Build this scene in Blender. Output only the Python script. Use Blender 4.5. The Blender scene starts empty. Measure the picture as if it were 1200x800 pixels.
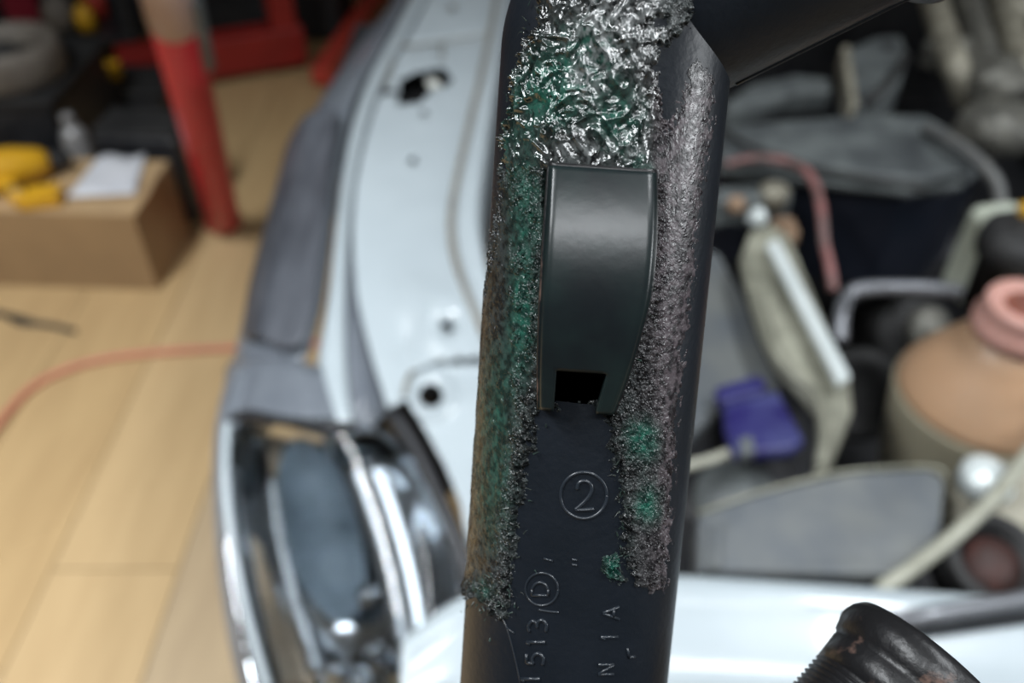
import bpy, bmesh, math, random
import numpy as np
from mathutils import Vector, Matrix

random.seed(7)
rng = np.random.RandomState(11)
SC = bpy.context.scene
COL = SC.collection

# ------------------------------------------------------------------ camera
CAM_Z = 1.5
PITCH = math.radians(41.6)          # looking down into the engine bay
FPX = 1000.0                        # focal length in pixels of the 1200 px frame
SP, CP = math.sin(PITCH), math.cos(PITCH)
cam_d = bpy.data.cameras.new('camera')
cam_d.sensor_width = 36.0
cam_d.lens = 30.0
cam_d.clip_start = 0.01
cam = bpy.data.objects.new('camera', cam_d)
cam.location = (0, 0, CAM_Z)
cam.rotation_euler = (math.pi / 2 - PITCH, 0, 0)
COL.objects.link(cam)
SC.camera = cam
cam_d.dof.use_dof = True
cam_d.dof.focus_distance = 0.139
cam_d.dof.aperture_fstop = 30.0 / 2.7

# ------------------------------------------------------------------ world, lamps, exposure
SC.view_settings.view_transform = 'Standard'
SC.view_settings.look = 'None'
SC.view_settings.gamma = 1.0
SC.view_settings.use_curve_mapping = False
SC.view_settings.exposure = 0.0
SC.cycles.use_denoising = True
SC.cycles.max_bounces = 8
SC.cycles.sample_clamp_indirect = 6.0
wd = bpy.data.worlds.new('daylight')
SC.world = wd
wd.use_nodes = True
wd.node_tree.nodes['Background'].inputs[0].default_value = (0.80, 0.90, 1.0, 1)
wd.node_tree.nodes['Background'].inputs[1].default_value = 0.22

CEIL_Z = 3.2
# x, y, z, length along x, length along y, watts, where it hangs
LAMPS = [(-1.45, 0.15, 3.11, 0.30, 1.6, 66, 'white ceiling lamp over the open wood floor'),
         (1.15, 0.45, 3.11, 0.34, 1.5, 24, 'white ceiling lamp over the engine bay'),
         (0.2, -0.9, 3.11, 1.5, 0.30, 18, 'crosswise white ceiling lamp before the car')]
SIDE_LAMP = (3.24, -0.2, 1.9, 0.5, 1.2, 46)  # unseen lamp, added for the highlight on the pipe's right side


def area(loc, sx, sy, pw, rot=(0, 0, 0), spread=180):
    ld = bpy.data.lights.new('lamp_light', 'AREA')
    ld.shape = 'RECTANGLE'
    ld.size, ld.size_y = sx, sy
    ld.energy = pw
    ld.spread = math.radians(spread)
    ld.color = (0.93, 0.97, 1.0)
    lo = bpy.data.objects.new('lamp_light', ld)
    lo.location = loc
    lo.rotation_euler = rot
    COL.objects.link(lo)


for (lx, ly, lz, sx, sy, pw, lb) in LAMPS:
    area((lx, ly, lz), sx, sy, pw, spread=112)         # beam narrowed so the far floor falls darker
area(SIDE_LAMP[:3], SIDE_LAMP[3], SIDE_LAMP[4], SIDE_LAMP[5], (0, math.pi / 2, 0))

# ------------------------------------------------------------------ helpers
WORLD = {}


def ray(u, v):
    a, b = (u - 600.0) / FPX, (400.0 - v) / FPX
    return Vector((a, b * SP + CP, b * CP - SP))


def P(u, v, z):
    """the point at height z that a sight line of the photograph meets"""
    d = ray(u, v)
    t = (z - CAM_Z) / d.z
    return Vector((d.x * t, d.y * t, z))


def PY(u, v, y):
    d = ray(u, v)
    t = y / d.y
    return Vector((d.x * t, y, CAM_Z + d.z * t))


def C2W(p):
    """camera-frame metres (right, up, back) -> world"""
    x, y, z = p
    return Vector((x, y * SP - z * CP, CAM_Z + y * CP + z * SP))


def root(name, loc, label, cat, group=None):
    o = bpy.data.objects.new(name, None)
    o.empty_display_size = 0.05
    o.location = loc
    COL.objects.link(o)
    WORLD[o.name] = Vector(loc)
    tag(o, label, cat, group)
    return o


def tag(o, label=None, cat=None, group=None, kind=None):
    if label:
        o['label'] = label
    if cat:
        o['category'] = cat
    if group:
        o['group'] = group
    if kind:
        o['kind'] = kind
    return o


def put(name, verts, faces, mat, parent=None, smooth=True, origin=None, label=None, kind=None, mods=()):
    """one mesh object from world-space vertices, parented without moving"""
    vs = [Vector(v) for v in verts]
    if origin is None:
        mn = Vector((min(v.x for v in vs), min(v.y for v in vs), min(v.z for v in vs)))
        mx = Vector((max(v.x for v in vs), max(v.y for v in vs), max(v.z for v in vs)))
        origin = Vector(((mn.x + mx.x) / 2, (mn.y + mx.y) / 2, mn.z))
    me = bpy.data.meshes.new(name)
    me.from_pydata([v - origin for v in vs], [], faces)
    bm = bmesh.new()
    bm.from_mesh(me)
    bmesh.ops.recalc_face_normals(bm, faces=bm.faces)
    for f in bm.faces:
        f.smooth = smooth
    bm.to_mesh(me)
    bm.free()
    me.materials.append(mat)
    o = bpy.data.objects.new(name, me)
    COL.objects.link(o)
    WORLD[o.name] = Vector(origin)
    if parent is not None:
        o.parent = parent
        o.location = Vector(origin) - WORLD[parent.name]
    else:
        o.location = origin
    for m in mods:
        kind_, kw = m
        md = o.modifiers.new(kind_.lower(), kind_)
        for k, val in kw.items():
            setattr(md, k, val)
    if label:
        o['label'] = label
    if kind:
        o['kind'] = kind
    return o


class MB:
    """collects shapes of ONE part"""
    def __init__(self):
        self.v, self.f = [], []

    def add(self, vs, fs):
        n = len(self.v)
        self.v += [Vector(p) for p in vs]
        self.f += [tuple(i + n for i in f) for f in fs]
        return self

    def box(self, c, s, rz=0.0, rx=0.0, ry=0.0):
        m = Matrix.Rotation(rz, 3, 'Z') @ Matrix.Rotation(ry, 3, 'Y') @ Matrix.Rotation(rx, 3, 'X')
        vs = []
        for dz in (-1, 1):
            for dx, dy in ((-1, -1), (1, -1), (1, 1), (-1, 1)):
                vs.append(Vector(c) + m @ Vector((dx * s[0] / 2, dy * s[1] / 2, dz * s[2] / 2)))
        return self.add(vs, [(3, 2, 1, 0), (4, 5, 6, 7), (0, 1, 5, 4), (1, 2, 6, 5), (2, 3, 7, 6), (3, 0, 4, 7)])

    def slab(self, top, thick):
        """a closed plate: its upper outline and how far it goes down (a number or a vector)"""
        n = len(top)
        d = Vector((0, 0, -thick)) if not isinstance(thick, Vector) else thick
        vs = [Vector(p) for p in top] + [Vector(p) + d for p in top]
        fs = [tuple(range(n)), tuple(reversed(range(n, 2 * n)))]
        for i in range(n):
            j = (i + 1) % n
            fs.append((i, i + n, j + n, j))
        return self.add(vs, fs)

    def tube(self, pts, r, seg=12, caps=True, smooth_n=0):
        pts = [Vector(p) for p in pts]
        if smooth_n:
            pts = spline(pts, smooth_n)
        n = len(pts)
        rr = r if callable(r) else (lambda t: r)
        t0 = (pts[1] - pts[0]).normalized()
        ref = Vector((0, 0, 1)) if abs(t0.z) < 0.9 else Vector((1, 0, 0))
        nx = t0.cross(ref).normalized()
        vs, fs = [], []
        for i, p in enumerate(pts):
            t = (pts[min(i + 1, n - 1)] - pts[max(i - 1, 0)]).normalized()
            nx = (nx - t * nx.dot(t)).normalized()
            ny = t.cross(nx)
            rad = rr(i / (n - 1))
            for k in range(seg):
                a = 2 * math.pi * k / seg
                vs.append(p + nx * math.cos(a) * rad + ny * math.sin(a) * rad)
        for i in range(n - 1):
            for k in range(seg):
                k2 = (k + 1) % seg
                fs.append((i * seg + k, i * seg + k2, (i + 1) * seg + k2, (i + 1) * seg + k))
        if caps:
            fs.append(tuple(reversed(range(seg))))
            fs.append(tuple(range((n - 1) * seg, n * seg)))
        return self.add(vs, fs)

    def lathe(self, base, axis, prof, seg=32, closed=False):
        """profile of (distance along the axis, radius)"""
        axis = Vector(axis).normalized()
        ref = Vector((0, 0, 1)) if abs(axis.z) < 0.9 else Vector((1, 0, 0))
        nx = axis.cross(ref).normalized()
        ny = axis.cross(nx)
        vs, fs = [], []
        for (h, r) in prof:
            for k in range(seg):
                a = 2 * math.pi * k / seg
                vs.append(Vector(base) + axis * h + (nx * math.cos(a) + ny * math.sin(a)) * max(r, 1e-5))
        m = len(prof)
        for i in range(m - 1 if not closed else m):
            i2 = (i + 1) % m
            for k in range(seg):
                k2 = (k + 1) % seg
                fs.append((i * seg + k, i * seg + k2, i2 * seg + k2, i2 * seg + k))
        if not closed:
            if prof[0][1] > 1e-4:
                fs.append(tuple(reversed(range(seg))))
            if prof[-1][1] > 1e-4:
                fs.append(tuple(range((m - 1) * seg, m * seg)))
        return self.add(vs, fs)

    def grid(self, rows):
        """open surface from equal-length rows of points"""
        n, m = len(rows), len(rows[0])
        vs = [p for r in rows for p in r]
        fs = [(i * m + j, i * m + j + 1, (i + 1) * m + j + 1, (i + 1) * m + j) for i in range(n - 1) for j in range(m - 1)]
        return self.add(vs, fs)

    def build(self, name, mat, parent=None, smooth=False, **kw):
        return put(name, self.v, self.f, mat, parent, smooth, **kw)


def spline(pts, n=8):
    pts = [Vector(p) for p in pts]
    out = []
    for i in range(len(pts) - 1):
        p0 = pts[max(i - 1, 0)]
        p1, p2 = pts[i], pts[i + 1]
        p3 = pts[min(i + 2, len(pts) - 1)]
        for k in range(n):
            t = k / n
            out.append(0.5 * ((2 * p1) + (p2 - p0) * t + (2 * p0 - 5 * p1 + 4 * p2 - p3) * t * t + (3 * p1 - p0 - 3 * p2 + p3) * t ** 3))
    out.append(pts[-1])
    return out


def resample(pts, n):
    """n points evenly along a smooth curve through pts"""
    s = spline(pts, 10)
    L = [0.0]
    for a, b in zip(s, s[1:]):
        L.append(L[-1] + (b - a).length)
    out = []
    for k in range(n):
        d = L[-1] * k / (n - 1)
        j = 0
        while j < len(L) - 2 and L[j + 1] < d:
            j += 1
        f = (d - L[j]) / max(L[j + 1] - L[j], 1e-9)
        out.append(s[j].lerp(s[j + 1], f))
    return out


BEV = lambda w, s=2: ('BEVEL', dict(width=w, segments=s, limit_method='ANGLE', angle_limit=math.radians(35)))
SOLID = lambda t, off=-1.0: ('SOLIDIFY', dict(thickness=t, offset=off))


# ------------------------------------------------------------------ materials
def mat(name, col, rough=0.5, metal=0.0, col2=None, scale=8.0, bump=0.0, bscale=60.0, spec=0.5, coat=0.0,
        trans=0.0, alpha=1.0, ior=1.45, mixlo=0.35, mixhi=0.65, sss=0.0, rough2=None, stretch=None):
    m = bpy.data.materials.new(name)
    m.use_nodes = True
    nt = m.node_tree
    b = nt.nodes['Principled BSDF']
    b.inputs['Base Color'].default_value = (*col, 1)
    b.inputs['Roughness'].default_value = rough
    b.inputs['Metallic'].default_value = metal
    b.inputs['Specular IOR Level'].default_value = spec
    b.inputs['Coat Weight'].default_value = coat
    b.inputs['Coat Roughness'].default_value = 0.06
    b.inputs['Transmission Weight'].default_value = trans
    b.inputs['IOR'].default_value = ior
    b.inputs['Alpha'].default_value = alpha
    if sss:
        b.inputs['Subsurface Weight'].default_value = sss
        b.inputs['Subsurface Radius'].default_value = (0.02, 0.012, 0.008)
    tc = nt.nodes.new('ShaderNodeTexCoord')
    vec = tc.outputs['Object']
    if stretch:
        mp = nt.nodes.new('ShaderNodeMapping')
        mp.inputs['Scale'].default_value = stretch
        nt.links.new(vec, mp.inputs['Vector'])
        vec = mp.outputs['Vector']
    if col2 is not None:
        nz = nt.nodes.new('ShaderNodeTexNoise')
        nz.inputs['Scale'].default_value = scale
        nz.inputs['Detail'].default_value = 5
        nz.inputs['Roughness'].default_value = 0.6
        nt.links.new(vec, nz.inputs['Vector'])
        mr = nt.nodes.new('ShaderNodeMapRange')
        mr.inputs[1].default_value, mr.inputs[2].default_value = mixlo, mixhi
        nt.links.new(nz.outputs['Fac'], mr.inputs[0])
        mx = nt.nodes.new('ShaderNodeMix')
        mx.data_type = 'RGBA'
        mx.inputs[6].default_value = (*col, 1)
        mx.inputs[7].default_value = (*col2, 1)
        nt.links.new(mr.outputs[0], mx.inputs[0])
        nt.links.new(mx.outputs[2], b.inputs['Base Color'])
        if rough2 is not None:
            m2 = nt.nodes.new('ShaderNodeMapRange')
            m2.inputs[3].default_value, m2.inputs[4].default_value = rough, rough2
            nt.links.new(mr.outputs[0], m2.inputs[0])
            nt.links.new(m2.outputs[0], b.inputs['Roughness'])
    if bump:
        nb = nt.nodes.new('ShaderNodeTexNoise')
        nb.inputs['Scale'].default_value = bscale
        nb.inputs['Detail'].default_value = 4
        nt.links.new(vec, nb.inputs['Vector'])
        bp = nt.nodes.new('ShaderNodeBump')
        bp.inputs['Strength'].default_value = bump
        bp.inputs['Distance'].default_value = 0.3 / bscale
        nt.links.new(nb.outputs['Fac'], bp.inputs['Height'])
        nt.links.new(bp.outputs['Normal'], b.inputs['Normal'])
    return m


M = {}
M['wall'] = mat('painted_plaster', (0.20, 0.20, 0.20), 0.8, col2=(0.15, 0.15, 0.15), scale=2, bump=0.1, bscale=40)
M['ceiling'] = mat('ceiling_paint', (0.36, 0.37, 0.38), 0.85, col2=(0.30, 0.31, 0.32), scale=1.5)
M['fixture'] = mat('lamp_housing', (0.8, 0.8, 0.8), 0.4, col2=(0.74, 0.74, 0.74))
M['subfloor'] = mat('joint_filler', (0.20, 0.145, 0.085), 0.8, col2=(0.15, 0.11, 0.07), scale=9)
M['white_paint'] = mat('silver_white_paint', (0.42, 0.478, 0.51), 0.28, col2=(0.385, 0.44, 0.472), scale=7, coat=0.55, bump=0.05, bscale=14)
M['dirty_white'] = mat('grimy_white_paint', (0.60, 0.62, 0.58), 0.42, col2=(0.40, 0.38, 0.32), scale=22, mixlo=0.48, mixhi=0.75, coat=0.2)
M['sealant'] = mat('seam_sealant', (0.25, 0.235, 0.20), 0.7, col2=(0.16, 0.15, 0.13), scale=60)
M['fender'] = mat('dark_grey_fender', (0.115, 0.13, 0.155), 0.32, col2=(0.17, 0.19, 0.215), scale=9, coat=0.4)  # darker grey than the white body panels, with lighter blotches
M['dark_panel'] = mat('dark_streaked_panel', (0.030, 0.033, 0.041), 0.45, col2=(0.09, 0.098, 0.115), scale=16, bump=0.4, bscale=60, stretch=(1, 0.25, 0.5))
M['black_plastic'] = mat('black_plastic', (0.012, 0.013, 0.016), 0.42, col2=(0.028, 0.029, 0.032), scale=14, bump=0.15, bscale=120)
M['dark_rubber'] = mat('dark_rubber', (0.012, 0.012, 0.013), 0.6, col2=(0.03, 0.03, 0.03), scale=20, bump=0.2, bscale=90)
M['bay_dark'] = mat('dark_metal_and_shade', (0.010, 0.011, 0.014), 0.6, col2=(0.03, 0.03, 0.032), scale=11)  # near black, the shade of the bay is put into this colour
M['grey_lid'] = mat('dusty_grey_plastic', (0.125, 0.14, 0.14), 0.5, col2=(0.05, 0.056, 0.06), scale=13, bump=0.2, bscale=70)
M['navy'] = mat('navy_black_case', (0.006, 0.009, 0.016), 0.4, col2=(0.012, 0.014, 0.022), scale=12)
M['duct'] = mat('grey_duct_plastic', (0.085, 0.097, 0.11), 0.5, col2=(0.13, 0.138, 0.135), scale=11, bump=0.2, bscale=80)
M['beige'] = mat('stained_beige_plastic', (0.30, 0.30, 0.24), 0.5, col2=(0.14, 0.14, 0.11), scale=16)
M['cast'] = mat('dull_cast_metal', (0.20, 0.195, 0.17), 0.5, metal=0.3, col2=(0.08, 0.08, 0.072), scale=18, bump=0.4, bscale=50)
M['cast_light'] = mat('pale_cast_metal', (0.37, 0.35, 0.28), 0.5, metal=0.2, col2=(0.16, 0.15, 0.12), scale=24, bump=0.4, bscale=60)
M['steel'] = mat('bright_steel', (0.72, 0.78, 0.78), 0.35, metal=0.25, col2=(0.62, 0.68, 0.68), scale=20)
M['grey_metal'] = mat('grey_metal_rail', (0.21, 0.22, 0.24), 0.34, metal=0.5, col2=(0.15, 0.155, 0.17), scale=20)
M['purple'] = mat('violet_plastic', (0.012, 0.008, 0.085), 0.4, col2=(0.05, 0.055, 0.16), scale=18)
M['tank'] = mat('stained_tan_tank_plastic', (0.46, 0.285, 0.17), 0.4, col2=(0.40, 0.26, 0.165), scale=7, sss=0.2)
M['tank_pink'] = mat('pink_tank_neck_plastic', (0.56, 0.31, 0.265), 0.4, col2=(0.50, 0.27, 0.225), scale=10, sss=0.2)
M['tank_cream'] = mat('cream_tank_plastic', (0.40, 0.37, 0.27), 0.4, col2=(0.32, 0.29, 0.21), scale=8, sss=0.2)
M['tank_in'] = mat('rusty_tank_inside', (0.24, 0.07, 0.04), 0.6, col2=(0.15, 0.045, 0.025), scale=40)
M['pale_green'] = mat('pale_green_white_plastic', (0.50, 0.54, 0.46), 0.4, col2=(0.34, 0.36, 0.29), scale=16)
M['hose_cream'] = mat('cream_hose', (0.36, 0.36, 0.30), 0.5, col2=(0.26, 0.26, 0.21), scale=26)
M['hose_grey'] = mat('dusty_grey_hose', (0.085, 0.09, 0.092), 0.5, col2=(0.13, 0.13, 0.125), scale=30)
M['hose_pink'] = mat('faded_pink_hose', (0.27, 0.115, 0.11), 0.5, col2=(0.10, 0.075, 0.07), scale=30)
M['rust'] = mat('rusty_brown', (0.05, 0.014, 0.010), 0.6, col2=(0.02, 0.010, 0.008), scale=40)
M['tan_part'] = mat('tan_bracket', (0.30, 0.20, 0.13), 0.5, col2=(0.18, 0.12, 0.08), scale=30)
M['chrome'] = mat('reflector_chrome', (0.72, 0.76, 0.80), 0.10, metal=1.0, col2=(0.62, 0.66, 0.70), scale=5, bump=0.15, bscale=9)
M['lamp_dark'] = mat('smoked_reflector', (0.10, 0.135, 0.165), 0.5, metal=0.0, col2=(0.20, 0.25, 0.30), scale=12, spec=0.3)
M['wing_chrome'] = mat('satin_reflector', (0.74, 0.78, 0.82), 0.2, metal=1.0, col2=(0.66, 0.70, 0.74), scale=5)
M['amber'] = mat('dull_amber_reflection', (0.36, 0.27, 0.18), 0.3, metal=0.4, col2=(0.24, 0.21, 0.17), scale=11)
M['lens'] = mat('clear_lamp_lens', (0.93, 0.96, 0.98), 0.04, trans=1.0, ior=1.25, col2=(0.88, 0.92, 0.95), scale=6)
M['cardboard'] = mat('brown_cardboard', (0.345, 0.225, 0.115), 0.75, col2=(0.30, 0.195, 0.10), scale=6, bump=0.1, bscale=60)
M['card_edge'] = mat('pale_cardboard_tape', (0.50, 0.345, 0.185), 0.6, col2=(0.44, 0.30, 0.165), scale=10)
M['paper'] = mat('white_paper', (0.72, 0.74, 0.78), 0.6, col2=(0.66, 0.68, 0.73), scale=8)
M['yellow'] = mat('yellow_tool_plastic', (0.72, 0.40, 0.02), 0.4, col2=(0.60, 0.32, 0.02), scale=20)
M['red'] = mat('red_enamel', (0.50, 0.020, 0.038), 0.38, col2=(0.44, 0.018, 0.032), scale=9, coat=0.2)
M['dark_red'] = mat('dark_red_enamel', (0.26, 0.016, 0.012), 0.42, col2=(0.21, 0.013, 0.01), scale=8)
M['orange_red'] = mat('orange_red_enamel', (0.50, 0.055, 0.035), 0.4, col2=(0.42, 0.05, 0.035), scale=8)
M['pale_pink'] = mat('pale_pole_end', (0.52, 0.40, 0.38), 0.4, col2=(0.46, 0.34, 0.33), scale=12)
M['maroon'] = mat('maroon_plastic', (0.20, 0.010, 0.025), 0.45, col2=(0.15, 0.01, 0.02), scale=15)
M['taupe'] = mat('dusty_taupe_rubber', (0.115, 0.10, 0.085), 0.6, col2=(0.17, 0.15, 0.125), scale=20)
M['silver_bottle'] = mat('silver_grey_plastic', (0.36, 0.36, 0.36), 0.35, metal=0.3, col2=(0.27, 0.27, 0.27), scale=20)
M['air_hose'] = mat('salmon_air_hose', (0.52, 0.20, 0.125), 0.5, col2=(0.46, 0.175, 0.11), scale=20)
M['pipe'] = mat('black_moulded_plastic', (0.0055, 0.0082, 0.0122), 0.40, col2=(0.0075, 0.0105, 0.0155), scale=90, bump=0.22, bscale=750, spec=0.40)
M['mark'] = mat('raised_mark_plastic', (0.014, 0.019, 0.026), 0.30, col2=(0.018, 0.023, 0.03), scale=300, spec=0.7)
M['strap'] = mat('smooth_black_plastic', (0.006, 0.009, 0.011), 0.30, col2=(0.010, 0.019, 0.019), scale=70, bump=0.05, bscale=260, spec=0.6)
M['shred'] = mat('grey_shreds', (0.03, 0.032, 0.03), 0.35, col2=(0.02, 0.05, 0.04), scale=200)
M['spigot'] = mat('worn_black_spigot', (0.011, 0.011, 0.012), 0.36, col2=(0.16, 0.10, 0.08), scale=170, bump=0.3, bscale=500, mixlo=0.60, mixhi=0.74)


def plank_mat(name, base, dark):
    m = mat(name, base, 0.42, col2=dark, scale=3.0, mixlo=0.42, mixhi=0.75, bump=0.06, bscale=30, stretch=(5, 0.7, 1), spec=0.4)
    return m


PLANKS = [plank_mat('oak_vinyl_plank', (0.47, 0.325, 0.165), (0.39, 0.262, 0.13)),
          plank_mat('pale_oak_vinyl_plank', (0.50, 0.355, 0.19), (0.42, 0.29, 0.15)),
          plank_mat('greyish_vinyl_plank', (0.44, 0.335, 0.21), (0.35, 0.26, 0.165))]

# ------------------------------------------------------------------ setting
X0, X1, Y0, Y1 = -3.4, 3.4, -2.6, 5.2
floor = MB().box(((X0 + X1) / 2, (Y0 + Y1) / 2, -0.026), (X1 - X0, Y1 - Y0, 0.04)).build('floor', M['subfloor'])
tag(floor, kind='structure')
PW, PL = 0.262, 1.22
plank_mesh = {}
lineX = P(37, 715, 0).x          # a joint the photograph shows
k0 = math.floor((X0 - lineX) / PW)
ends = [0.55, 0.12, 0.83, 0.37]
for i in range(k0, k0 + 17):
    xa = lineX + i * PW
    if xa > 0.45 or xa < X0:
        continue
    off = ends[i % 4] * PL
    if i == 1:
        off = (P(230, 641, 0).y - 0) % PL
    y = -0.9 + off - PL
    n = 0
    while y < Y1 - 0.02:
        ya, yb = max(y, -0.9), min(y + PL, Y1)
        y += PL
        if yb - ya < 0.06:
            continue
        c = PLANKS[2] if (i == 1 and ya < P(230, 645, 0).y - 0.2) else PLANKS[(i * 7 + n * 3) % 5 % 2]
        n += 1
        w, l, g = PW, yb - ya, 0.0016
        b = MB().box((xa + w / 2, (ya + yb) / 2, -0.003), (w - 2 * g, l - 2 * g, 0.006))
        o = b.build('plank', c, floor)
wt = 0.12
for nm, c, s in (('wall_back', ((X0 + X1) / 2, Y1 + wt / 2, CEIL_Z / 2), (X1 - X0 + 2 * wt, wt, CEIL_Z)),
                 ('wall_left', (X0 - wt / 2, (Y0 + Y1) / 2, CEIL_Z / 2), (wt, Y1 - Y0, CEIL_Z)),
                 ('wall_front', ((X0 + X1) / 2, Y0 - wt / 2, CEIL_Z / 2), (X1 - X0 + 2 * wt, wt, CEIL_Z)),
                 ('wall_right', (X1 + wt / 2, (Y0 + Y1) / 2, CEIL_Z / 2), (wt, Y1 - Y0, CEIL_Z)),
                 ('ceiling', ((X0 + X1) / 2, (Y0 + Y1) / 2, CEIL_Z + wt / 2), (X1 - X0 + 2 * wt, Y1 - Y0 + 2 * wt, wt))):
    o = MB().box(c, s).build(nm, M['ceiling' if nm == 'ceiling' else 'wall'])
    tag(o, kind='structure')

# ------------------------------------------------------------------ the car: body panels
car = root('car', (0.55, 0.9, 0.0), 'silver white car with its engine bay open to view', 'car')

NR = 26


def rail(pts):
    return resample([P(*p) for p in pts], NR)


silh = [(470, -40, .72), (450, 5, .72), (420, 32, .715), (375, 96, .71), (351, 134, .705), (330, 182, .70), (312, 250, .69),
        (277, 340, .675), (259, 430, .655)]
A0 = rail([(u, v, z) for u, v, z in silh])
Alow = [Vector((p.x + 0.012, p.y, 0.42)) for p in A0]
A1 = rail([(484, -40, .775), (452, 25, .775), (405, 85, .77), (372, 140, .765), (352, 200, .76), (325, 290, .75), (300, 360, .735), (283, 425, .715)])
A2 = rail([(492, -40, .80), (452, 40, .80), (417, 100, .80), (402, 156, .797), (388, 240, .79), (376, 340, .775), (353, 420, .755)])
A3 = [Vector((p.x + 0.003, p.y, p.z - 0.012)) for p in A2]
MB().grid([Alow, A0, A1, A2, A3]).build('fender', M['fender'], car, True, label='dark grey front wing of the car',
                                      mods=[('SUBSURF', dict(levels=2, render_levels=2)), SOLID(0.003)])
# darker streaked panel over the wing
mat_rows = []
B0 = resample([P(*p) for p in [(340, 170, .735), (322, 240, .725), (300, 320, .715), (292, 360, .71), (287, 403, .70)]], 14)
B1 = resample([P(*p) for p in [(385, 130, .792), (374, 200, .789), (360, 290, .778), (345, 360, .765), (330, 410, .752)]], 14)
Bm = [(a + b) / 2 + Vector((-0.006, 0, 0.016)) for a, b in zip(B0, B1)]
Bq = [(a * .25 + b * .75) + Vector((-0.004, 0, 0.012)) for a, b in zip(B0, B1)]
B2 = resample([P(*p) for p in [(398, 130, .806), (390, 200, .803), (380, 290, .793), (372, 360, .781), (358, 412, .765)]], 14)
up = Vector((-0.004, -0.002, 0.007))
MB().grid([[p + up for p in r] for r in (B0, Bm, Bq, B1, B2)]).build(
    'fender_panel', M['dark_panel'], car, True, label='dark streaked panel over the top of the wing',
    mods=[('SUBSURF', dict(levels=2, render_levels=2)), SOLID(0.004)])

# bright flange beside the wing, then the gully, then the inner fender
F0 = rail([(494, -40, .803), (457, 30, .803), (424, 90, .803), (404, 156, .80), (391, 240, .793), (378, 340, .778), (362, 425, .757), (385, 508, .735)])
F1 = rail([(515, -40, .806), (478, 30, .806), (446, 90, .806), (424, 156, .803), (409, 240, .796), (405, 330, .781), (405, 420, .76), (416, 506, .737)])
F0l = [p + Vector((-.004, 0, -0.09)) for p in F0]
F1l = [Vector((p.x, p.y, p.z - 0.02)) for p in F1]
MB().grid([F0l, F0, F1, F1l]).build('fender_flange', M['white_paint'], car, True,
                                    mods=[('SUBSURF', dict(levels=1, render_levels=1)), SOLID(0.002)])
# gully, its shade put in as the grey fender colour
G0 = [Vector((p.x - 0.003, p.y, p.z - 0.012)) for p in F1]
G1 = rail([(522, -40, .79), (488, 30, .79), (456, 90, .79), (432, 156, .787), (416, 240, .78), (418, 340, .762), (436, 420, .742), (455, 482, .722)])
MB().grid([G0, [(a + b) / 2 + Vector((0, 0, -0.004)) for a, b in zip(G0, G1)], G1]).build('fender_gully', M['fender'], car, True, mods=[SOLID(0.002)], label='gully inside the flange, shade put into its grey colour')
# inner fender plate: grid of points, with the torn opening left out of it
I0 = [p + Vector((0, 0, 0.006)) for p in G1]
I9 = rail([(590, -40, .80), (582, 0, .80), (566, 80, .80), (549, 150, .797), (530, 240, .79), (530, 290, .784), (541, 330, .776), (560, 378, .768), (585, 420, .76)])
NI = 64
rows = []
for k in range(NI):
    t = k / (NI - 1)
    rows.append([a.lerp(b, t) for a, b in zip(I0, I9)])
rows = [resample(r, 200) for r in rows]
mb = MB()
holes = [[(465, 123), (469, 92), (486, 84), (520, 78), (531, 93), (523, 101), (508, 104), (500, 112), (492, 121)],
         [(427, 129), (429, 113), (440, 104), (455, 103), (466, 104), (466, 110), (446, 112), (437, 120), (435, 130)]]
drilled = [(484, 187, 4.5), (497, 131, 4), (530, 8, 4), (524, 382, 6)]


def project(p):
    x, y, z = p[0], p[1], p[2] - CAM_Z
    yc = y * SP + z * CP
    zc = y * CP - z * SP
    return 600 + FPX * x / zc, 400 - FPX * yc / zc


def inside(u, v, poly):
    c = False
    j = len(poly) - 1
    for i in range(len(poly)):
        (xi, yi), (xj, yj) = poly[i], poly[j]
        if (yi > v) != (yj > v) and u < (xj - xi) * (v - yi) / (yj - yi) + xi:
            c = not c
        j = i
    return c


def segd(u, v, a, b):
    ax, ay = a
    bx, by = b
    dx, dy = bx - ax, by - ay
    t = max(0, min(1, ((u - ax) * dx + (v - ay) * dy) / (dx * dx + dy * dy + 1e-9)))
    return math.hypot(u - ax - t * dx, v - ay - t * dy)


ridges = [[(582, 38), (515, 50), (463, 55), (455, 90), (448, 104)], [(516, 50), (517, 68)]]
dimples = [(484, 187, 5, .003), (524, 382, 9, .012), (497, 132, 5, .004), (530, 8, 5, .003)]
for r in rows:
    for q, p in enumerate(r):
        u, v = project(p)
        dz = 0.0
        for pl in ridges:
            d = min(segd(u, v, a, b) for a, b in zip(pl, pl[1:]))
            dz -= 0.006 * math.exp(-(d / 4.0) ** 2)
        for (du, dv, w, dd) in dimples:
            e = math.hypot(u - du, v - dv)
            dz -= dd * math.exp(-(e / w) ** 2)
            dz += dd * 0.35 * math.exp(-((e - 2.6 * w) / (1.2 * w)) ** 2)
        # the pressed swell near the front
        dz += 0.010 * math.exp(-((u - 505) / 40) ** 2 - ((v - 350) / 28) ** 2)
        dz -= 0.006 * math.exp(-((u - 470) / 18) ** 2 - ((v - 400) / 22) ** 2)
        p.z += dz
mb.grid(rows)
hp = [(478, 446), (487, 432), (505, 424), (535, 419), (575, 416), (640, 416), (640, 560), (575, 640), (548, 640), (540, 590), (522, 545), (500, 505), (482, 478), (474, 460)]


def kept(f):
    u, v = project(sum((mb.v[i] for i in f), Vector()) / 4)
    return not (any(inside(u, v, h_) for h_ in holes) or inside(u, v, hp) or any(math.hypot(u - a, v - b) < c for a, b, c in drilled))


mb.f = [f for f in mb.f if kept(f)]
mb.build('inner_fender', M['white_paint'], car, True, mods=[SOLID(0.0025)], label='silver white inner wing with a torn opening')
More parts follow.
